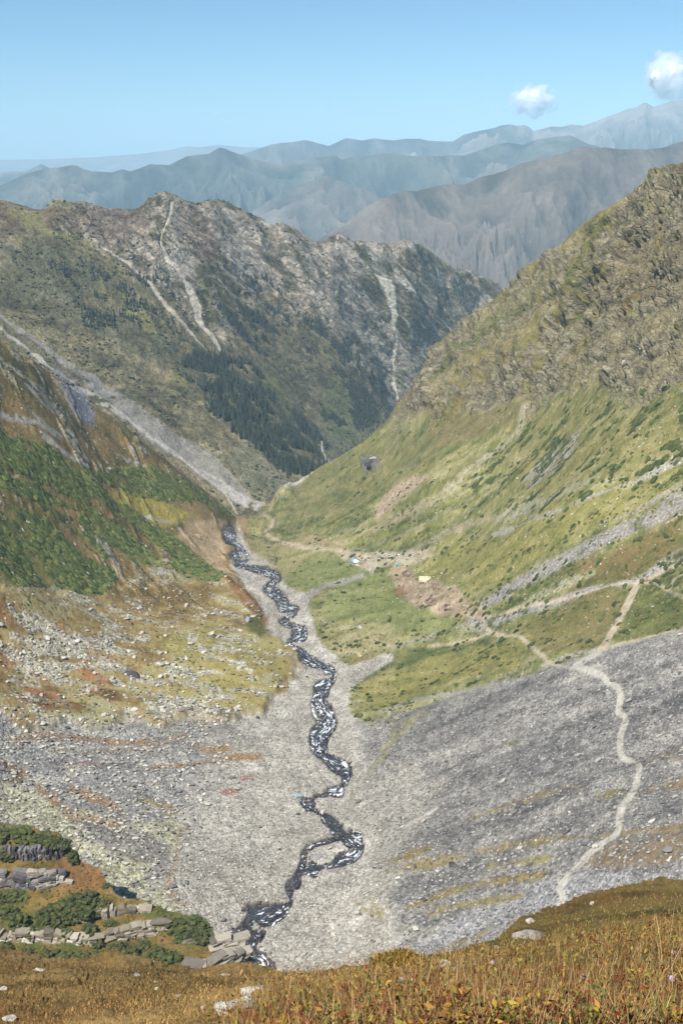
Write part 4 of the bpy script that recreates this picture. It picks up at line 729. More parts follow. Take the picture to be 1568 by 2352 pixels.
# ------------------------------------------------------------------ single boulders
PALE, GREY, DARK, TAN = ((140,136,124), (188,182,168), (214,208,196)), ((106,106,106), (142,142,140), (168,166,160)), ((52,48,52), (82,78,82), (112,108,108)), ((140,120,90), (186,164,132), (208,192,164))
BOULD = [('large pale squarish boulder alone on the brown left terrace', 487, 1460, 24, PALE, .75, 1), ('grey block with a shaded foot beside the green bush patch at the terrace edge', 569, 1428, 22, GREY, .8, 1), ('pale boulder on the green bank right of the stream with shadow beneath', 826, 1444, 15, PALE, .8, 1),
 ('tan boulder at the foot of the green bank just above the gravel tongue', 825, 1506, 13, TAN, .8, 1.2), ('large dark slab of rock among stones in the middle of the left terrace', 306, 1551, 34, DARK, .45, 1.35), ('pale flat boulder just right of the large dark slab', 366, 1528, 22, PALE, .5, 1.3), ('pale rounded boulder near the tip of the left terrace', 643, 1498, 14, PALE, .75, 1),
 ('small dark grey boulder alone on the pale river gravel', 591, 1650, 11, DARK, .8, 1), ('dark jagged boulder on the lower right scree between olive strips', 1037, 1990, 20, DARK, .8, 1), ('pointed dark grey boulder on the lower left gravel', 443, 1884, 13, GREY, 1.0, .8), ('grey boulder below the pointed one beside rusty tufts', 424, 1965, 15, GREY, .6, 1.2),
 ('black stone at the right edge of the scree', 1550, 1869, 9, DARK, .9, 1), ('black stone on the lower right gravel bank close to the stream', 859, 1995, 8, DARK, .7, 1.4), ('pale flat rock on the grey debris near the left edge', 97, 1716, 16, PALE, .4, 1.3), ('white boulder high on the right meadow near the right edge', 1543, 1054, 11, PALE, .8, 1), ('pale rock on the right meadow left of the white boulder', 1508, 1084, 9, PALE, .7, 1),
 ('tall white rock in a cleft of the right cliff', 1431, 838, 12, PALE, 1.6, .8), ('flat grey stone on the islet between the stream channels', 724, 1971, 24, GREY, .3, 1.3), ('pale bluish slab on the left bank at the sharp stream bend', 682, 1828, 26, ((128,140,140), (164,176,174)), .25, 1.3), ('pale rock beside the foot of the scree path', 1290, 2078, 12, PALE, .7, 1.3),
 ('pale boulder resting on the grey scree below the gravel trail', 1170, 1873, 9, PALE, .8, 1), ('white rock just below the blue and white tent', 820, 1300, 10, PALE, .6, 1.4), ('white upright rock on the grass below the camp', 857, 1316, 7, PALE, 1.2, .8), ('grey boulder on grass left of the bare soil patch', 878, 1352, 9, GREY, .7, 1), ('pale boulder on the green slope above the camp debris', 1188, 1100, 8, PALE, .8, 1),
 ('dark overhanging crag standing out of the green right slope', 846, 1070, 26, DARK, .8, 1.2), ('pale block on top of the dark crag', 856, 1054, 16, PALE, .5, 1.2), ('brown grey boulder on the terrace above the dark slab', 440, 1494, 10, GREY, .6, 1.2), ('pale boulder on the yellow grass of the left terrace', 560, 1532, 10, PALE, .6, 1.2)]
for k, (lb, X, Y, wpx, cc, fl, stc) in enumerate(BOULD): rock_thing('boulder', lb, X, Y, wpx, oB, cc, 1000 + k, fl, stc)
# countable pale stones on the left terrace
r_ = np.random.default_rng(61); idx = pick(M['lter'] * (.25 + gr), 150, r_); pr = [mk_mesh('pale_stone', *[rock_shape(2, 700 + k, 9, .06, .6)[i] for i in (0, 1)], mstone, pal(fbm3(ICO[2][0][:, 0], ICO[2][0][:, 1], ICO[2][0][:, 2], 2, k) * 2, *PALE), smooth=False) for k in range(7)]
for k, i in enumerate(idx):
    s = r_.uniform(.8, 1.9); o = obj('pale_stone', pr[k % 7]); o.location = Pb[i] + [0, 0, s * .2]; o.scale = (s * 1.2, s, s * .8); o.rotation_euler = (r_.uniform(-.3, .3), r_.uniform(-.3, .3), r_.random() * 6.28); tag(o, 'pale stone lying on the brown and orange left terrace', 'stone', 'pale stones strewn over the left terrace')
# ------------------------------------------------------------------ conifers on the far ridge
def fir(seed):
    r = np.random.default_rng(seed); V, F = [], []; n = 8; k = 0
    for lv in range(6):
        h0 = .06 + lv * .15; h1 = h0 + .27 if lv < 5 else 1.0; rad = .17 * (1 - lv / 6.4) * r.uniform(.85, 1.15); a = np.arange(n) * 6.283 / n + r.random()
        rr = rad * r.uniform(.55, 1.25, n); V += [(rr[i] * math.cos(a[i]), rr[i] * math.sin(a[i]), h0 + r.uniform(-.03, .02)) for i in range(n)] + [(0, 0, h1)]
        F += [(k + i, k + (i + 1) % n, k + n) for i in range(n)]; k += n + 1
    a = np.arange(4) * 1.5708; V += [(.018 * math.cos(t), .018 * math.sin(t), -.08) for t in a] + [(.012 * math.cos(t), .012 * math.sin(t), .2) for t in a]
    for i in range(4): F += [(k + i, k + (i + 1) % 4, k + 4 + i), (k + (i + 1) % 4, k + 4 + (i + 1) % 4, k + 4 + i)]
    return np.array(V), np.array(F)
firs = [fir(s) for s in range(6)]; Pt, fm, nm, fcore = FC; r_ = np.random.default_rng(5)
w_ = fm * (1 - chm) * (nm[:, 2] > .3) * (Pt[:, 1] > 1010) * (.75 + .25 * fcore)
idx = pick(w_, 7000, r_); hh = r_.uniform(7, 15, len(idx)) * (.65 + .35 * fcore[idx]); order = np.argsort(np.linalg.norm(Pt[idx], axis=1) / hh); own, rest = idx[order[:300]], idx[order[300:]]; ho, hr = hh[order[:300]], hh[order[300:]]
fcol = ((44,54,50), (58,70,60), (76,84,68)); fp = [mk_mesh('conifer_tree', v, f, mfir, pal(np.full(len(v), -1 + .35 * k), *fcol), smooth=False) for k, (v, f) in enumerate(firs)]
for k, i in enumerate(own):
    o = obj('conifer_tree', fp[k % 6]); o.location = Pt[i]; s = ho[k]; o.scale = (s, s, s); o.rotation_euler = (0, 0, r_.random() * 6.28); tag(o, 'dark narrow conifer in the wood on the lower slope of the facing ridge', 'tree', 'conifers on the facing ridge')
V_, F_, C_ = join([scatter(firs[k], Pt[rest[k::6]], hr[k::6], r_.random(len(rest[k::6])) * 6.28, pal(r_.uniform(-1, 1, len(rest[k::6])), *fcol), .5) for k in range(6)])
tag(obj('conifer_wood', mk_mesh('conifer_wood', V_, F_, mfir, C_, smooth=False)), kind='stuff'); Pcs, Ncs = FC[0], FC[2]
stuff_blobs('ridge_scrub', (Pcs[:, 1] > 1010) * (Ncs[:, 2] > .3) * (fbm2(Pcs[:, 0] / 30, Pcs[:, 1] / 50, 3, 77) > -.05) * (1 - bst) * (1 - chm), 9000, .8, 2.6, ((48,56,42), (66,74,50), (92,94,62)), 31, mfir, Tk, FC[0])
stuff_blobs('ridge_stones', (Pcs[:, 1] > 1010) * rocky * (1 - chm), 1500, .6, 2.2, ((120,116,110), (160,154,146), (190,184,174)), 32, mstone, Tr, FC[0])
print('trees', time.time() - T0)
# ------------------------------------------------------------------ rock steps of the bluff: rows of split blocks
oE = bpy.data.objects['rocky_bench']; oA = bpy.data.objects['hillside']
dg = bpy.context.evaluated_depsgraph_get()
def blockgrid(n=4):
    u = np.linspace(-1, 1, n); V, F, k = [], [], 0
    for ax in range(3):
        for s in (-1, 1):
            a, b = np.meshgrid(u, u); P_ = np.zeros((n * n, 3)); P_[:, ax] = s; P_[:, (ax + 1) % 3] = a.ravel(); P_[:, (ax + 2) % 3] = b.ravel(); V.append(P_)
            f = grid_faces(n, n); F.append((f if s > 0 else f[:, ::-1]) + k); k += n * n
    return np.vstack(V), np.vstack(F)
BG = blockgrid(4)
BG6 = blockgrid(7)
def slab_block(c, half, yaw, seed, rough, tilt=0.):
    v, f = BG6; r = np.random.default_rng(seed); q = v.copy()
    for _ in range(7):
        n = r.normal(size=3) * [1, 1, .6]; n /= np.linalg.norm(n); d = r.uniform(.86, 1.3); q -= np.maximum(q @ n - d, 0)[:, None] * n
    q = q * half; m = max(half); w_ = q + seed * 3.1; n = np.stack([fbm3(w_[:, 0] / m * 2.2, w_[:, 1] / m * 2.2, w_[:, 2] / m * 5, 4, seed % 97 + k * 5, .65) for k in range(3)], 1); q = q + n * rough * m * [.5, .5, .35]
    q[:, 2] += tilt * q[:, 0]; a, b = math.cos(yaw), math.sin(yaw); return np.stack([q[:, 0] * a - q[:, 1] * b, q[:, 0] * b + q[:, 1] * a, q[:, 2]], 1) + c, f
def outcrop(name, label, line, hpx, cols, seed, layers=3, surf=E, deep=2.0, wmin=1.0, wmax=3.4, rough=.26, group=None, vert=False):
    r = np.random.default_rng(seed); p = resample(catmull(line, 5), 60); xw, yw, zw = surf.hit(p[:, 0], p[:, 1]); L = np.r_[0, np.cumsum(np.hypot(np.diff(xw), np.diff(yw)))]; parts = []; pxm = yw.mean() * 1.42 / FPX; H = hpx * pxm / .72 * .62
    hw = H / layers
    for ly in range(layers):
        s = r.uniform(0, .5)
        while s < L[-1]:
            w_ = r.uniform(wmin * .4, wmax) * (.5 if vert else 1) * (1.5 if r.random() < .2 else 1); m = s + w_ / 2; cx = np.interp(m, L, xw); cy = np.interp(m, L, yw); cz = surf.xy(np.array([cx]), np.array([cy]))[0]; e = .2 + .8 * math.sin(math.pi * min(max(m / L[-1], .04), .96)) ** .35
            i = min(np.searchsorted(L, m), 58); yaw = math.atan2(yw[i + 1] - yw[i], xw[i + 1] - xw[i])
            if r.random() < .86:
                hh = hw * r.uniform(.6, 1.5) * e; zb = np.interp(m, L, zw); v, f = slab_block(np.array([cx, cy + ly * .3 + deep * .5 + r.uniform(-.5, .4), zb + (ly + .45) * hw * e - hw * r.uniform(.1, .7)]), np.array([w_ * .60, deep * .5 + .2, hh * .60]), yaw + r.uniform(-.25, .25), int(r.integers(1, 9999)), rough, r.uniform(-.1, .1))
                parts.append((v, f, np.repeat(pal(r.uniform(-1, 1, 1), *cols), len(v), 0) * (1 + .12 * fbm3(v[:, 0], v[:, 1], v[:, 2] * 3, 3, 5))[:, None]))
            s += w_ * 1.0
    V_, F_, C_ = join(parts); o = obj(name, mk_mesh(name, V_, F_, mstone, C_, smooth=False)); return tag(o, label, 'rock outcrop', group)
WH, DKR = ((104,96,80), (148,138,118), (190,180,162)), ((66,64,68), (104,102,106), (140,136,132))
outcrop('rock_outcrop', 'dark rock face split into upright columns, upper of the two at the left edge', [(-40,1976),(0,1974),(60,1976),(120,1970),(160,1960)], 34, DKR, 1, 2, deep=1.5, wmin=.7, wmax=2.0, vert=True)
outcrop('rock_outcrop', 'dark and pale rock face below the columned one at the left edge', [(-40,2042),(0,2040),(70,2043),(145,2030)], 44, ((78,74,78), (122,118,118), (184,176,160)), 2, 4, deep=1.6, rough=.3)
outcrop('rock_outcrop', 'short white block row in the middle of the bushy bench ending in a square block', [(210,2110),(240,2107),(270,2104),(315,2098)], 26, WH, 3, 1, wmin=1.2, wmax=2.6)
outcrop('rock_outcrop', 'small white ledge left of the white block row', [(150,2117),(175,2119),(198,2120)], 12, WH, 4, 1)
outcrop('rock_outcrop', 'big square white block at the right end of the white block row', [(316,2098),(345,2094)], 32, WH, 5, 1, wmin=3.6, wmax=4.0)
outcrop('rock_outcrop', 'long white layered ledge at the lower left among bushes', [(-40,2160),(0,2161),(60,2165),(120,2167),(212,2172)], 26, WH, 6, 3, rough=.24)
outcrop('rock_outcrop', 'white layered ledge sloping up to the right beside the long ledge', [(240,2162),(280,2158),(340,2148),(385,2138)], 24, WH, 7, 4, rough=.24)
outcrop('rock_outcrop', 'thin white ledge under the round bush patch', [(412,2171),(448,2163)], 9, WH, 8, 2)
for k, (ln, h, lb) in enumerate([([(425,2236),(455,2242),(500,2230),(545,2214)], 30, 'grey slabby cliff at the lower right end of the bench above the grass crest'), ([(480,2190),(510,2184),(540,2178)], 26, 'upright grey slabs between the bush patch and the stream'), ([(512,2215),(535,2210),(556,2204)], 24, 'stack of flat slabs right beside the stream')]):
    outcrop('rock_outcrop', lb, ln, h, ((104,98,88), (146,138,122), (186,176,158)), 20 + k, 5, rough=.2, deep=2.6, wmin=1.6, wmax=6)
# ------------------------------------------------------------------ bushes on the bench
def bush_mesh(seed, n=110, leaves=1400):
    r = np.random.default_rng(seed); d = r.normal(size=(n, 3)); d /= np.linalg.norm(d, axis=1)[:, None]; d[:, 2] = np.abs(d[:, 2]) * .9; P_ = d * r.uniform(.45, .92, n)[:, None] * (1 + .25 * fbm3(d[:, 0] * 2 + seed, d[:, 1] * 2, d[:, 2] * 2, 2, seed))[:, None]; parts = []
    for k in range(3): q = P_[k::3]; parts.append(scatter(blob_shape(1, seed + k, .6), q, r.uniform(.13, .26, len(q)), r.random(len(q)) * 6, pal(r.uniform(-1, .6, len(q)), (58,66,32), (80,88,42), (106,108,56)), .5))
    V_, F_, C_ = join(parts); c = P_[r.integers(0, n, leaves)] * r.uniform(.9, 1.12, leaves)[:, None] + r.normal(size=(leaves, 3)) * .13; c[:, 2] = np.abs(c[:, 2]); u = r.normal(size=(leaves, 3)); u /= np.linalg.norm(u, axis=1)[:, None]; w_ = np.cross(u, r.normal(size=(leaves, 3))); w_ /= np.linalg.norm(w_, axis=1)[:, None]; s = r.uniform(.025, .06, leaves)[:, None]
    q = np.stack([c - u * s, c + w_ * s * .6, c + u * s], 1).reshape(-1, 3); f = np.arange(leaves * 3).reshape(-1, 3); cc = np.repeat(pal(r.uniform(-1, 1, leaves), (68,76,36), (100,106,50), (132,128,66)), 3, 0)
    return join([(V_, F_, C_), (q, f, cc)])
mbl = simple_mat('bench_bush_leaves', .8, 2.2, 7., .8, .15); BM = [mk_mesh('leafy_bush', *(lambda t: (t[0], t[1], mbl, t[2]))(bush_mesh(40 + k)), smooth=False) for k in range(5)]
BU = [(45,2120,56,1.),(18,2100,40,1.),(175,2080,60,.9),(205,2070,50,.9),(150,2085,50,.9),(130,2095,56,.9),(190,2098,44,.8),(100,2110,44,1.),(115,2130,54,.9),(150,2148,34,1.),(205,2145,50,.9),(225,2170,34,.9),(160,2108,44,.8),(80,2140,40,.8),(240,2080,36,.8),(215,2095,30,.8),
      (10,2195,56,.8),(60,2196,36,.9),(105,2205,60,.7),(150,2208,54,.7),(190,2205,50,.7),(265,2190,50,.8),(300,2200,54,.8),(345,2213,50,.8),(385,2208,60,.85),(330,2178,40,.6),(230,2200,40,.7),(365,2190,36,.7),
      (400,2130,50,.8),(430,2128,56,.8),(460,2140,44,.8),(465,2160,44,.9),(425,2150,50,.7),(170,1972,32,1.2),(22,1962,48,.9),(50,1912,60,.5),(95,1925,50,.5),(125,1935,40,.6),(10,1915,50,.5),(30,2055,50,.5),(255,2125,30,.8),(150,1940,30,.7),(2,2065,26,1.1),(245,2035,20,.6),(450,2112,30,.6)]
uniq = {0: 'dark bush at the left edge above the long white ledge', 10: 'round dark bush just above the right half of the long white ledge', 33: 'dark bush at the right end of the upper columned rock face', 34: 'dark bush in front of the upper columned rock face at the left edge', 42: 'small upright dark bush cut by the left picture edge'}
r_ = np.random.default_rng(8)
for k, (X, Y, wpx, asp) in enumerate(BU):
    loc, _ = ray(oE, X, Y)
    if loc is None: continue
    s = wpx * px_m(loc) / 2 * 1.15; o = obj('leafy_bush', BM[k % 5]); o.location = loc - Vector((0, 0, .15 * s)); o.scale = (s, s * .8, s * asp); o.rotation_euler = (0, 0, r_.random() * 6.28)
    if k in uniq: tag(o, uniq[k], 'bush')
    else: tag(o, 'dark green rounded bush in the dense cover of the rocky bench', 'bush', 'bushes on the rocky bench')
r_ = np.random.default_rng(9); m_ = EP[1] * (EP[2] < .2)
stuff_blobs('bench_ground_cover', m_, 3000, .15, .5, ((80,74,28), (118,88,38), (146,104,50), (96,104,48)), 12, mleaf, Tk, EP[0])
# ------------------------------------------------------------------ turf, stalks and leaves on the hill
rA = np.random.default_rng(17); ok = (np.abs(Pa[:, 0] / Pa[:, 1]) < .75)
def blades(pos, hgt, wid, col, lean, r, bend=.5):
    n = len(pos); yaw = r.random(n) * 6.283; la = r.random(n) * 6.283; l = hgt * lean * r.uniform(.2, 1, n); dx, dy = np.cos(la) * l, np.sin(la) * l; wx, wy = np.cos(yaw) * wid / 2, np.sin(yaw) * wid / 2; V = np.empty((n, 6, 3))
    for k, (f, wf) in enumerate([(0, 1.), (.55, .8), (1., .12)]):
        g = f ** (1 + bend); cx, cy, cz = pos[:, 0] + dx * g, pos[:, 1] + dy * g, pos[:, 2] + hgt * (f - .25 * lean * f * f) - .02
        V[:, 2 * k] = np.stack([cx - wx * wf, cy - wy * wf, cz], 1); V[:, 2 * k + 1] = np.stack([cx + wx * wf, cy + wy * wf, cz], 1)
    F = np.array([[0, 1, 3, 2], [2, 3, 5, 4]])[None] + (np.arange(n) * 6)[:, None, None]; return V.reshape(-1, 3), F.reshape(-1, 4), np.repeat(col, 6, 0)
mgr = simple_mat('dry_grass', .8, 3., 20., .35, .004, .25)
tb = mgr.node_tree; bs = [n for n in tb.nodes if n.type == 'BSDF_PRINCIPLED'][0]; bs.inputs['Transmission Weight'].default_value = 0
far = ok & (Pa[:, 1] > 6) & (Pa[:, 1] < 62); i = rA.choice(np.flatnonzero(far), 54000); base = np.repeat(Pa[i] + np.c_[rA.normal(size=(len(i), 2)) * .12, np.zeros(len(i))], 4, 0) + np.c_[rA.normal(size=(len(i) * 4, 2)) * .06, np.zeros(len(i) * 4)]
n = len(base); tc = np.repeat(AC[i], 4, 0) * rA.uniform(.8, 1.7, n)[:, None]; hi = rA.random(n) < .10; tc[hi] = pal(rA.uniform(-1, 1, hi.sum()), (150,120,62), (190,160,100))
V_, F_, C_ = blades(base, rA.uniform(.018, .055, n) * (1 + base[:, 1] / 60), .005 + base[:, 1] * .0006, tc, .9, rA)
tag(obj('short_turf', mk_mesh('short_turf', V_, F_, mgr, C_)), kind='stuff')
def near_w(x, y):   # tall growth: near the camera, right of the left meadow
    X = 784 + 2287 * x / y * .79; return sstep(430, 620, X) * sstep(11, 7.5, y - 2.0 * sstep(800, 1400, X)) * (y > 3.2)
nw = near_w(Pa[:, 0], Pa[:, 1]) * ok; cst = ((70,48,26), (120,86,42), (156,122,62), (206,176,116), (108,100,44), (140,80,38))
i = rA.choice(len(Pa), 33000, p=nw / nw.sum()); base = Pa[i] + np.c_[rA.normal(size=(len(i), 2)) * .03, np.zeros(len(i))]; n = len(base); clump = fbm2(base[:, 0] / .5, base[:, 1] / .5, 2, 8)
V1 = blades(base, rA.uniform(.06, .22, n), rA.uniform(.004, .010, n), pal(np.clip(clump * 1.3 + rA.normal(size=n) * .5, -1, 1), *cst), .8, rA)
i = rA.choice(len(Pa), 5400, p=nw / nw.sum()); base = Pa[i]; n = len(base); clump = fbm2(base[:, 0] / .6, base[:, 1] / .6, 2, 9)
V2 = blades(base, rA.uniform(.18, .46, n) * (1 + .4 * clump), rA.uniform(.003, .006, n), pal(rA.uniform(-1, 1, n), (120,78,40), (176,140,86), (204,176,120)), .35, rA, .3)
V_, F_, C_ = join([V1, V2]); tag(obj('tall_grass', mk_mesh('tall_grass', V_, F_, mgr, C_)), kind='stuff')
# withered leafy plants: leaves set along short stems
def leaves(pos, size, r, cols):
    n = len(pos); u = r.normal(size=(n, 3)); u[:, 2] = np.abs(u[:, 2]) * .7 + .1; u /= np.linalg.norm(u, axis=1)[:, None]; s = np.cross(u, r.normal(size=(n, 3))); s /= np.linalg.norm(s, axis=1)[:, None]; nn = np.cross(u, s); L = size[:, None]
    V = np.stack([pos, pos + u * L * .45 + s * L * .22 + nn * L * .10, pos + u * L * .5 - nn * L * .03, pos + u * L * .45 - s * L * .22 + nn * L * .10, pos + u * L], 1)
    F = np.array([[0, 1, 4, 2], [0, 2, 4, 3]])[None] + (np.arange(n) * 5)[:, None, None]; return V.reshape(-1, 3), F.reshape(-1, 4), np.repeat(cols, 5, 0)
i = rA.choice(len(Pa), 3300, p=nw / nw.sum()); kk = 9; st = Pa[i]; hh = rA.uniform(.06, .26, len(i)); tone = rA.uniform(-1, 1, len(i)); g = np.repeat(np.arange(len(i)), kk)
pos = st[g] + np.c_[rA.normal(size=(len(g), 2)) * .02, rA.uniform(.1, 1, len(g)) * hh[g]]; lc = pal(np.clip(tone[g] + rA.normal(size=len(g)) * .15, -1, 1), (84,34,18), (130,62,28), (120,84,44), (168,120,36), (176,150,44), (110,116,40), (70,88,36))
L1 = leaves(pos, rA.uniform(.02, .055, len(g)), rA, lc); S1 = blades(st, hh, np.full(len(i), .004), pal(rA.uniform(-1, 1, len(i)), (96,52,28), (124,92,48)), .2, rA)
V_, F_, C_ = join([L1, S1]); tag(obj('withered_plants', mk_mesh('withered_plants', V_, F_, mgr, C_)), kind='stuff')
# ------------------------------------------------------------------ stones on the hill
HS = [('big lichened pale boulder at the bottom edge in the grass', 552, 2322, 96, PALE, .35, 1.1, 4), ('flat pale stone just above the big lichened boulder', 580, 2276, 44, PALE, .2, 1.5, 3), ('pale rounded rock sunk in the stalks at the bottom right', 1322, 2338, 46, ((150,146,144), (190,186,182), (214,210,204)), .7, 1, 3), ('broken pale rock left of the rounded one at the bottom right', 1285, 2330, 40, ((140,134,126), (184,178,168)), .9, .8, 3),
 ('smooth pale boulder lying in the turf below the right crest', 1212, 2153, 58, ((110,104,98), (150,144,134), (176,168,156)), .4, 1.15, 4), ('small white block just under the right crest', 1217, 2118, 20, PALE, .7, 1, 3), ('flat pale rock at the edge between mound and stalks', 1050, 2228, 34, PALE, .35, 1.3, 3), ('white flat stone at the upper left of the brown meadow', 90, 2230, 22, PALE, .3, 1.4, 3),
 ('small white stone low in the middle of the left meadow', 360, 2273, 12, PALE, .6, 1, 3), ('pale stone in the left meadow above the small white one', 357, 2256, 13, PALE, .4, 1.3, 3), ('grey stone near the crest of the left meadow', 314, 2242, 16, GREY, .5, 1, 3), ('flat white stone near the meadow crest below the stream', 515, 2241, 20, PALE, .35, 1.3, 3), ('pale flat stone in the brown meadow left of the big boulder', 410, 2288, 15, PALE, .35, 1.3, 3),
 ('small grey stone among stalks at the far right', 1510, 2294, 18, GREY, .6, 1, 3), ('grey stone beside the small one at the far right', 1545, 2290, 18, GREY, .6, 1, 3), ('pale stone at the bottom left corner', 20, 2342, 26, PALE, .4, 1.2, 3), ('pale stone at the left edge of the meadow', 8, 2274, 18, PALE, .35, 1.3, 3), ('bluish stone half hidden in the stalks near the middle', 1150, 2290, 12, GREY, .6, 1, 3),
 ('low white stone at the right rim of the turf-capped mound', 1022, 2216, 26, PALE, .4, 1.3, 3), ('grey stone below the crest at the right', 1140, 2178, 14, GREY, .6, 1.2, 3), ('tiny pale stone on the turf near the right top', 1360, 2075, 14, PALE, .4, 1.3, 3)]
for k, (lb, X, Y, wpx, cc, fl, stc, sb) in enumerate(HS): rock_thing('boulder', lb, X, Y, wpx, oA, cc, 2000 + k, fl, stc, sb, sink=.38, rough=.24)
# boulder capped with turf behind the crest
loc, _ = ray(oA, 930, 2224); loc = loc if loc is not None else Vector((2, 30, -29))
mt = bpy.data.objects.new('turf_capped_boulder', None); COL.objects.link(mt); mt.location = loc + Vector((0, .8, -.98)); tag(mt, 'pale boulder capped with orange and green turf on the grass crest', 'boulder'); R0 = 76 * px_m(loc)
v, f = rock_shape(4, 77, 12, .1, .40); v = v * R0 * [1.15, 1.1, 1]; o = obj('rock', mk_mesh('rock', v, f, mstone, pal(1.6 * fbm3(v[:, 0] * 2, v[:, 1] * 2, v[:, 2] * 2, 3, 5), *PALE), smooth=False), mt)
v, f = ICO[4]; q = v * [R0 * .95, R0 * .85, R0 * .40] * (1 + .10 * fbm3(v[:, 0] * 2, v[:, 1] * 2, v[:, 2] * 2, 4, 6))[:, None]; q = q + [0, .0, .07 * R0]; q[:, 0] -= .03 * R0; q[:, 2] = np.where(v[:, 2] < .30 + .3 * vn2(v[:, 0] * 3, v[:, 1] * 3, 4), q[:, 2] - .25 * R0, q[:, 2]); q[:, :2] *= np.where(v[:, 2] < .22, .7, 1.)[:, None]
for k_, (dx_, dz_, s_) in enumerate([(-.85, .02, .42), (.82, .0, .40), (.45, .16, .2)]):
    rv, rf_ = rock_shape(3, 300 + k_, 11, .1, .75); rv = rv * s_ * R0 + [dx_ * R0, -.55 * R0, dz_ * R0 + .05 * R0]; obj('rock', mk_mesh('rock', rv, rf_, mstone, pal(1.6 * fbm3(rv[:, 0] * 3, rv[:, 1] * 3, rv[:, 2] * 3, 3, 5), *PALE), smooth=False), mt)
tc = pal(1.5 * fbm3(v[:, 0] * 3, v[:, 1] * 3, v[:, 2] * 3, 3, 8), (104,92,30), (140,112,38), (168,120,44)); c_ = obj('turf_cap', mk_mesh('turf_cap', q, f, mgr, tc), mt)
ii = rA.choice(np.flatnonzero(v[:, 2] > .1), 5000); bb = q[ii] + rA.normal(size=(5000, 3)) * .03; V_, F_, C_ = blades(bb, rA.uniform(.04, .12, 5000), np.full(5000, .02), tc[ii] * rA.uniform(.8, 1.5, 5000)[:, None], .8, rA)
tag(obj('grass', mk_mesh('grass', V_, F_, mgr, C_), c_), kind='stuff')
# ------------------------------------------------------------------ purple flowers
def flat_mat(name, rgb, rough=.6, **k): return simple_mat(name, rough, 6., 20., .25, .002, tint=tuple(lin(rgb) * .9), **k)
mp_, my_, ms_ = flat_mat('purple_petal', (176,150,196)), flat_mat('yellow_disc', (200,160,60)), flat_mat('flower_stem', (96,100,44))
def flower(label, X, Y):
    loc, _ = ray(oA, X, Y)
    if loc is None: return
    H = .15; loc = loc - Vector((0, 0, 0)); t = bpy.data.objects.new('purple_flower', None); COL.objects.link(t); t.location = loc; tag(t, label, 'flower')
    a = np.arange(6) * 1.047; v = np.array([(.003 * math.cos(k), .003 * math.sin(k), z_) for z_ in (-.02, H) for k in a]); f = np.array([(i, (i + 1) % 6, 6 + (i + 1) % 6, 6 + i) for i in range(6)]); obj('stem', mk_mesh('stem', v, f, ms_), t)
    P_, F_ = [], []; np_ = 12
    for k in range(np_):
        th = k * 6.283 / np_; c, s = math.cos(th), math.sin(th); L = .02
        for (u, w_, z_) in [(.006, -.003, 0), (.006, .003, 0), (L * .6, .008, -.004), (L, .002, -.012), (L, -.002, -.012), (L * .6, -.008, -.004)]: P_.append((u * c - w_ * s, u * s + w_ * c + 0, H + z_ + .002))
        b = k * 6; F_ += [(b, b + 1, b + 2, b + 5), (b + 5, b + 2, b + 3, b + 4)]
    P_ = np.array(P_); Rm = np.array(Matrix.Rotation(math.radians(38), 3, 'X')); P_ = (P_ - [0, 0, H]) @ Rm.T + [0, 0, H]; obj('petals', mk_mesh('petals', P_, np.array(F_), mp_), t)
    v, f = ICO[2]; obj('flower_disc', mk_mesh('flower_disc', (v * [.006, .006, .004]) @ Rm.T + [0, -.002, H + .003], f, my_), t)
for lb, X, Y in [('purple flower above the stalks near the middle of the grass', 1129, 2238), ('purple flower among stalks left of the middle', 922, 2280), ('purple flower right of the middle low in the stalks', 1332, 2280), ('purple flower lower one near the right edge', 1538, 2288), ('purple flower upper one near the right edge', 1543, 2216), ('purple flower in front of the big lichened boulder', 466, 2338)]: flower(lb, X, Y)
# ------------------------------------------------------------------ the camp
mw, mb_, mwood, mplank, mwall, mdk = flat_mat('white_canvas', (236,236,236)), flat_mat('blue_canvas', (90,160,200)), flat_mat('old_timber', (150,122,92)), flat_mat('pale_planks', (196,192,156)), simple_mat('dry_stone', .95, 1.5, 5., .6, .1, tint=tuple(lin((150,134,114)) * .8)), flat_mat('dark_gap', (30,26,22))
def emp(name, label, cat, X, Y, yaw=0, group=None, dz=0):
    loc, _ = ray(oB, X, Y); t = bpy.data.objects.new(name, None); COL.objects.link(t); t.location = loc + Vector((0, 0, dz)); t.rotation_euler = (0, 0, yaw); return tag(t, label, cat, group)
def box(c, h, rot=0.0):
    v = np.array([(x_, y_, z_) for z_ in (-1, 1) for y_ in (-1, 1) for x_ in (-1, 1)], float) * h; a, b = math.cos(rot), math.sin(rot); v = np.stack([v[:, 0] * a - v[:, 1] * b, v[:, 0] * b + v[:, 1] * a, v[:, 2]], 1) + c
    return v, np.array([(0, 2, 3, 1), (4, 5, 7, 6), (0, 1, 5, 4), (2, 6, 7, 3), (0, 4, 6, 2), (1, 3, 7, 5)])
def jn(bs): V, F, k = [], [], 0; [(V.append(v), F.append(f + 8 * i)) for i, (v, f) in enumerate(bs)]; return np.vstack(V), np.vstack(F)
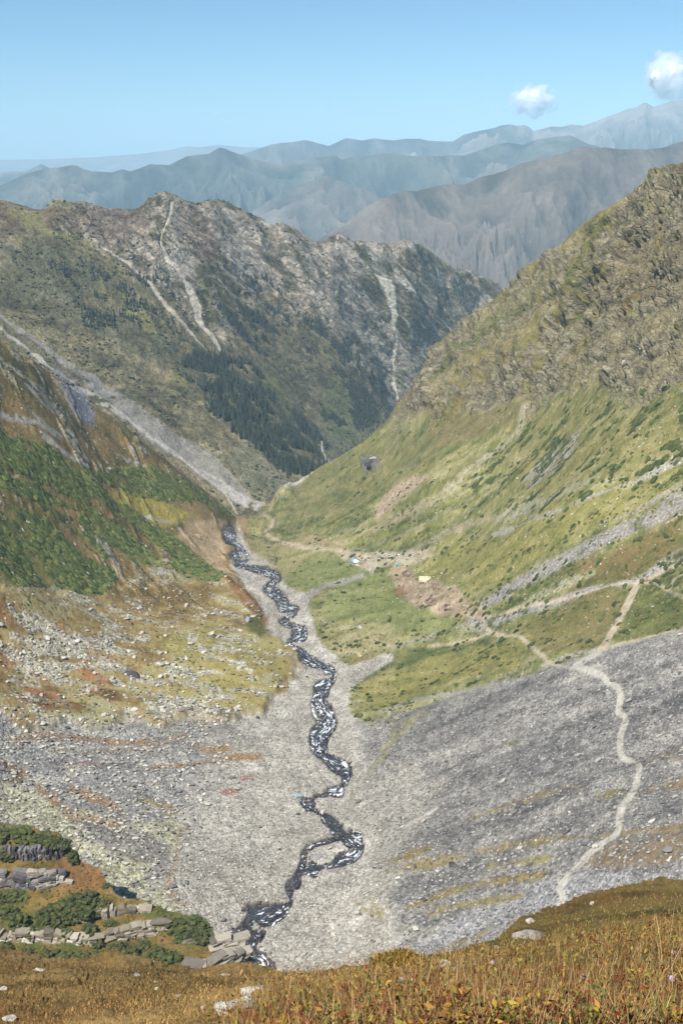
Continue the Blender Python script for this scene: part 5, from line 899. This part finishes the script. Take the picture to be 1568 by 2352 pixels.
def tunnel(x0, x1, w_, h_, seed, sag=.12):
    u = np.linspace(x0, x1, 9); th = np.linspace(0, math.pi, 11); U, T_ = np.meshgrid(u, th, indexing='ij'); r = 1 + sag * vn2(U * 1.3, T_ * 2, seed); Y_ = np.cos(T_) * w_ * r; Z_ = np.sin(T_) ** .8 * h_ * r - .1; V = np.stack([U, Y_, Z_], -1).reshape(-1, 3); F = grid_faces(9, 11)
    c0 = len(V); V = np.vstack([V, [(x0, 0, 0), (x1, 0, 0)]]); F = np.vstack([F, [(c0, i, i + 1, c0) for i in range(10)], [(c0 + 1, 88 + i + 1, 88 + i, c0 + 1) for i in range(10)]]); return V, F
def mkq(V, F):   # quads that may be collapsed triangles
    import bmesh
    bm = bmesh.new(); vs_ = [bm.verts.new(p) for p in V]
    for f in F:
        g_ = []; [g_.append(i) for i in f if i not in g_]
        try: bm.faces.new([vs_[i] for i in g_])
        except ValueError: pass
    me = bpy.data.meshes.new('m'); bm.to_mesh(me); bm.free(); return me
def mq(name, VF, mat, parent): me = mkq(*VF); me.name = name; me.materials.append(mat); return obj(name, me, parent)
t = emp('tent', 'long white and blue tent at the end of the path in the camp', 'tent', 817, 1291, math.radians(-50))
mq('canopy', tunnel(-1.2, 3.4, 1.7, 1.9, 3), mw, t); mq('blue_sheet', tunnel(-3.4, -1.15, 1.75, 2.0, 5), mb_, t); mq('doorway', box(np.array([3.42, 0, .5]), np.array([.05, .5, .6])), mdk, t)
t = emp('tarpaulin', 'small crumpled blue sheet at the top of the bare soil', 'tarpaulin', 913, 1297, .3); u = np.linspace(-1.4, 1.4, 9); U, W_ = np.meshgrid(u, u * .8); V_ = np.stack([U, W_, .7 - .35 * np.abs(W_) + .25 * vn2(U * 2, W_ * 2, 5)], -1).reshape(-1, 3)
mq('sheet', (V_, grid_faces(9, 9)), mb_, t); mq('prop', jn([box(np.array([s, 0, .2]), np.array([.05, .05, .4])) for s in (-1, 1)]), mwood, t)
t = emp('white_sack', 'small white sack on the rubble right of the pale poles', 'sack', 915, 1275); v, f = blob_shape(2, 4, .2); obj('bag', mk_mesh('bag', v * [.8, .6, .55] + [0, 0, .4], f, mw), t); obj('tied_neck', mk_mesh('tied_neck', v * [.18, .18, .25] + [.1, 0, .95], f, mw), t)
t = emp('hut', 'low stone hut with a pale plank roof at the right of the bare soil', 'hut', 975, 1336, math.radians(-6))
w2, d2, hgt = 3.5, 2.6, 1.7
wl = jn([box(np.array([0, -d2, hgt * .2]), np.array([w2, .25, hgt * .5])), box(np.array([0, d2, hgt * .45]), np.array([w2, .25, hgt * .75])), box(np.array([-w2 + .25, 0, hgt * .3]), np.array([.25, d2, hgt * .6])), box(np.array([w2 - .25, 0, hgt * .3]), np.array([.25, d2, hgt * .6]))]); mq('wall', wl, mwall, t); mq('doorway', box(np.array([-1.2, -d2 - .26, .25]), np.array([.4, .04, .65])), mdk, t)
pk = []; rr = np.random.default_rng(3)
for k in range(11):
    y_ = -d2 - .5 + (k + .5) * (2 * d2 + 1.0) / 11; v, f = box(np.array([rr.uniform(-.12, .12), y_, 0]), np.array([w2 + .35, .27, .05])); v[:, 2] += hgt * 1.02 + (v[:, 1]) * .26 + .09 * (k % 2); pk.append((v, f))
rf = mq('roof', jn(pk), mplank, t); mq('roof_stone', jn([box(np.array([sx_, sy_, hgt * 1.12 + sy_ * .26 + .2]), np.array([.22, .2, .12]), .4) for sx_, sy_ in ((-2, -1.8), (1.5, -2), (0, 1), (2.6, 1.6))]), mstone, rf)
for k, (X, Y, wx_, wy_, yaw, lb) in enumerate([(1008,1347,4.2,3.0,-.25,'ruined rectangular stone enclosure just right of the plank-roofed hut'), (1000,1384,5.5,3.2,-.55,'long low stone enclosure below the hut beside the track'), (935,1318,3.0,2.4,-.9,'broken stone enclosure left of the plank-roofed hut'), (1035,1396,4.0,2.2,-.5,'low ruined enclosure at the lower right end of the bare soil')]):
    t = emp('stone_enclosure', lb, 'ruin', X, Y, yaw); rr = np.random.default_rng(90 + k)
    for (cx_, cy_, hx, hy) in ((0, -wy_, wx_, .3), (0, wy_, wx_, .3), (-wx_, 0, .3, wy_), (wx_, 0, .3, wy_)):
        bs_ = []; n_ = int(max(hx, hy) * 2 / .6)
        for j in range(n_):
            q = (j + .5) / n_ * 2 - 1; hh_ = rr.uniform(.15, .8)
            bs_.append(box(np.array([cx_ + (q * hx if hx > hy else rr.uniform(-.1, .1)), cy_ + (q * hy if hy > hx else rr.uniform(-.1, .1)), hh_ - .25]), np.array([.33, .33, hh_]) * rr.uniform(.8, 1.1), rr.uniform(-.4, .4)))
        mq('wall', jn(bs_), mwall, t)
LG = [(888,1272,6,.5,mw,'pole'),(894,1275,6,.55,mw,'pole'),(899,1278,5,.4,mw,'pole'),(913,1331,5,-.9,mdk,'log'),(918,1328,4,-1.0,mwood,'log'),(925,1325,4,-1.2,mwood,'log'),(880,1322,4,1.1,mwood,'log'),(930,1312,5,-1.3,mwood,'log'),(1070,1395,6,-.5,mwood,'log'),(1078,1402,5,-.55,mwood,'log'),(1055,1385,5,-.5,mwood,'log'),(922,1305,3,-.8,mwood,'log'),(905,1350,4,1.4,mwood,'log')]
for k, (X, Y, L_, yaw, mt_, kd) in enumerate(LG):
    loc, _ = ray(oB, X, Y); a = np.arange(8) * .785; v = np.array([(sx_ * L_ / 2, .11 * math.cos(q), .11 * math.sin(q)) for sx_ in (-1, 1) for q in a]) * [1, 1.4, 1.4]; f = [(i, (i + 1) % 8, 8 + (i + 1) % 8, 8 + i) for i in range(8)] + [tuple(range(7, -1, -1)), tuple(range(8, 16))]
    me = bpy.data.meshes.new(kd); me.from_pydata([tuple(p) for p in v], [], f); me.materials.append(mt_); o = obj('timber_' + kd, me); o.location = loc + Vector((0, 0, .25)); o.rotation_euler = (0, .05, yaw)
    if kd == 'pole': tag(o, 'one of the pale parallel poles on the rubble above the camp', 'pole', 'pale poles lying in the camp')
    elif mt_ == mdk: tag(o, 'dark log across the bare soil left of the hut', 'log')
    else: tag(o, 'weathered log lying on the bare soil of the camp', 'log', 'logs lying around the camp')
r_ = np.random.default_rng(72)
for k in range(240):
    u = r_.random(); X, Y = (r_.uniform(840, 960), r_.uniform(1268, 1298)) if u < .6 else (r_.uniform(900, 1080), r_.uniform(1305, 1405)); loc, _ = ray(oB, X, Y); s = r_.uniform(.3, .9); o = obj('rubble_stone', pr[k % 7]); o.location = loc + Vector((0, 0, s * .2)); o.scale = (s, s, s * .8); o.rotation_euler = (0, 0, r_.random() * 6); tag(o, 'small pale stone in the rubble of the camp', 'stone', 'rubble around the camp')
# ------------------------------------------------------------------ clouds
mcl = bpy.data.materials.new('cloud_core'); mcl.use_nodes = True; _b = [n for n in mcl.node_tree.nodes if n.type == 'BSDF_PRINCIPLED'][0]; _b.inputs['Base Color'].default_value = (.9, .9, .92, 1); _b.inputs['Roughness'].default_value = 1; _b.inputs['Specular IOR Level'].default_value = 0
def cloud_core(par, n, k, seed, lump=.36):
    r = np.random.default_rng(seed); parts = []
    for i in range(n):
        a, q = r.random() * 6.283, r.random() ** .5 * k; c = np.array([q * math.cos(a), r.uniform(-.4, .4) * k, q * math.sin(a) * .8]); v, f = ICO[4]; s_ = lump * r.uniform(.5, 1.1) * (1.2 - q)
        v = v * (1 + .30 * fbm3(v[:, 0] * 2.4 + i, v[:, 1] * 2.4, v[:, 2] * 2.4 + seed, 5, seed + i, .6))[:, None] * s_ + c; parts.append((v, f, np.ones((len(v), 3))))
    V_, F_, C_ = join(parts); obj('cloud_core', mk_mesh('cloud_core', V_, F_, mcl), par)
def cloud(label, X, Y, wpx, hpx, dens, seed, scl=2.2, edge=.9):
    D = 32500.0; t = float(T_of(Y)); a = float(A_of(X, Y)); m = D * 1.0 / FPX; rx, rz = wpx * m / 2 * 1.25, hpx * m / 2 * 1.25; ry = min((rx + rz) / 2, 1500)
    v, f = ICO[3]; g = bpy.data.materials.new('cloud_vapour'); g.use_nodes = True; T = g.node_tree; T.nodes.clear(); out = T.nodes.new('ShaderNodeOutputMaterial'); vp = T.nodes.new('ShaderNodeVolumePrincipled'); vp.inputs['Color'].default_value = (1, 1, 1, 1); vp.inputs['Anisotropy'].default_value = .2
    tc = T.nodes.new('ShaderNodeTexCoord'); ln = T.nodes.new('ShaderNodeVectorMath'); ln.operation = 'LENGTH'; T.links.new(tc.outputs['Object'], ln.inputs[0]); ad = T.nodes.new('ShaderNodeVectorMath'); ad.operation = 'ADD'; ad.inputs[1].default_value = (seed * 3.7, seed, 0); T.links.new(tc.outputs['Object'], ad.inputs[0])
    mp = T.nodes.new('ShaderNodeMapping'); mp.inputs['Scale'].default_value = (wpx / hpx if wpx > hpx else 1, 1, 1 if wpx > hpx else hpx / wpx); T.links.new(ad.outputs[0], mp.inputs[0])
    ns = T.nodes.new('ShaderNodeTexNoise'); ns.inputs['Scale'].default_value = scl; ns.inputs['Detail'].default_value = 6; ns.inputs['Roughness'].default_value = .6; T.links.new(mp.outputs[0], ns.inputs['Vector'])
    a1 = T.nodes.new('ShaderNodeMath'); a1.operation = 'MULTIPLY_ADD'; a1.inputs[1].default_value = 2.6; a1.inputs[2].default_value = -1.3 + edge; T.links.new(ns.outputs['Fac'], a1.inputs[0]); a2 = T.nodes.new('ShaderNodeMath'); a2.operation = 'SUBTRACT'; T.links.new(a1.outputs[0], a2.inputs[0]); T.links.new(ln.outputs['Value'], a2.inputs[1])
    a3 = T.nodes.new('ShaderNodeMapRange'); a3.inputs['From Min'].default_value = 0; a3.inputs['From Max'].default_value = .35; a3.inputs['To Max'].default_value = dens; T.links.new(a2.outputs[0], a3.inputs['Value']); T.links.new(a3.outputs[0], vp.inputs['Density']); T.links.new(vp.outputs[0], out.inputs['Volume'])
    o = obj('cloud', mk_mesh('cloud', v, f, g)); o.location = (a * D, D, -t * D); o.scale = (rx, ry, rz); return tag(o, label, 'cloud')
c_ = cloud('bright white cumulus floating above the far ridge', 1224, 232, 92, 62, .007, 1, 2.0, .80); cloud_core(c_, 40, .46, 5, .27)
c_ = cloud('billowing white cloud rising at the right edge over the highest peak', 1535, 178, 100, 96, .005, 2, 2.0, .75); cloud_core(c_, 34, .48, 9, .26); cloud('soft white cloud bank touching the peak at the right edge', 1560, 222, 80, 40, .002, 3, 1.8, .6)
cloud('small grey wisp low in the sky at the left', 497, 259, 30, 14, .0016, 4, 2.4, .6); cloud('small grey wisp in the middle of the sky', 780, 256, 40, 20, .0014, 5, 2.4, .5); cloud('tiny faint wisp right of the middle one', 864, 263, 24, 10, .0012, 6, 2.4, .55)
cloud('thin faint streak left of the bright cumulus', 1140, 251, 36, 9, .0012, 7, 2.4, .6); cloud('torn wisp just right of the bright cumulus', 1290, 238, 44, 30, .0012, 8, 2.4, .4); cloud('faint wisp above the left end of the bright cumulus', 1186, 198, 16, 26, .0012, 9, 2.4, .45)
print('p6', time.time() - T0)
# ------------------------------------------------------------------ haze
hz = bpy.data.materials.new('haze_air'); hz.use_nodes = True; t_ = hz.node_tree; t_.nodes.clear()
ho = t_.nodes.new('ShaderNodeOutputMaterial'); hv = t_.nodes.new('ShaderNodeVolumePrincipled'); hv.inputs['Density'].default_value = HAZE; hv.inputs['Color'].default_value = (.56, .82, 1.0, 1); hv.inputs['Anisotropy'].default_value = -0.3
t_.links.new(hv.outputs[0], ho.inputs['Volume'])
x0, x1, y0, y1, z0, z1 = -30000, 30000, -3000, 30500, -2000, 700
hV = [(a, b, c) for c in (z0, z1) for b in (y0, y1) for a in (x0, x1)]
hm = bpy.data.meshes.new('haze'); hm.from_pydata(hV, [], [(0, 2, 3, 1), (4, 5, 7, 6), (0, 1, 5, 4), (2, 6, 7, 3), (0, 4, 6, 2), (1, 3, 7, 5)]); hm.materials.append(hz)
tag(obj('haze', hm), kind='stuff')
print('script done', time.time() - T0)
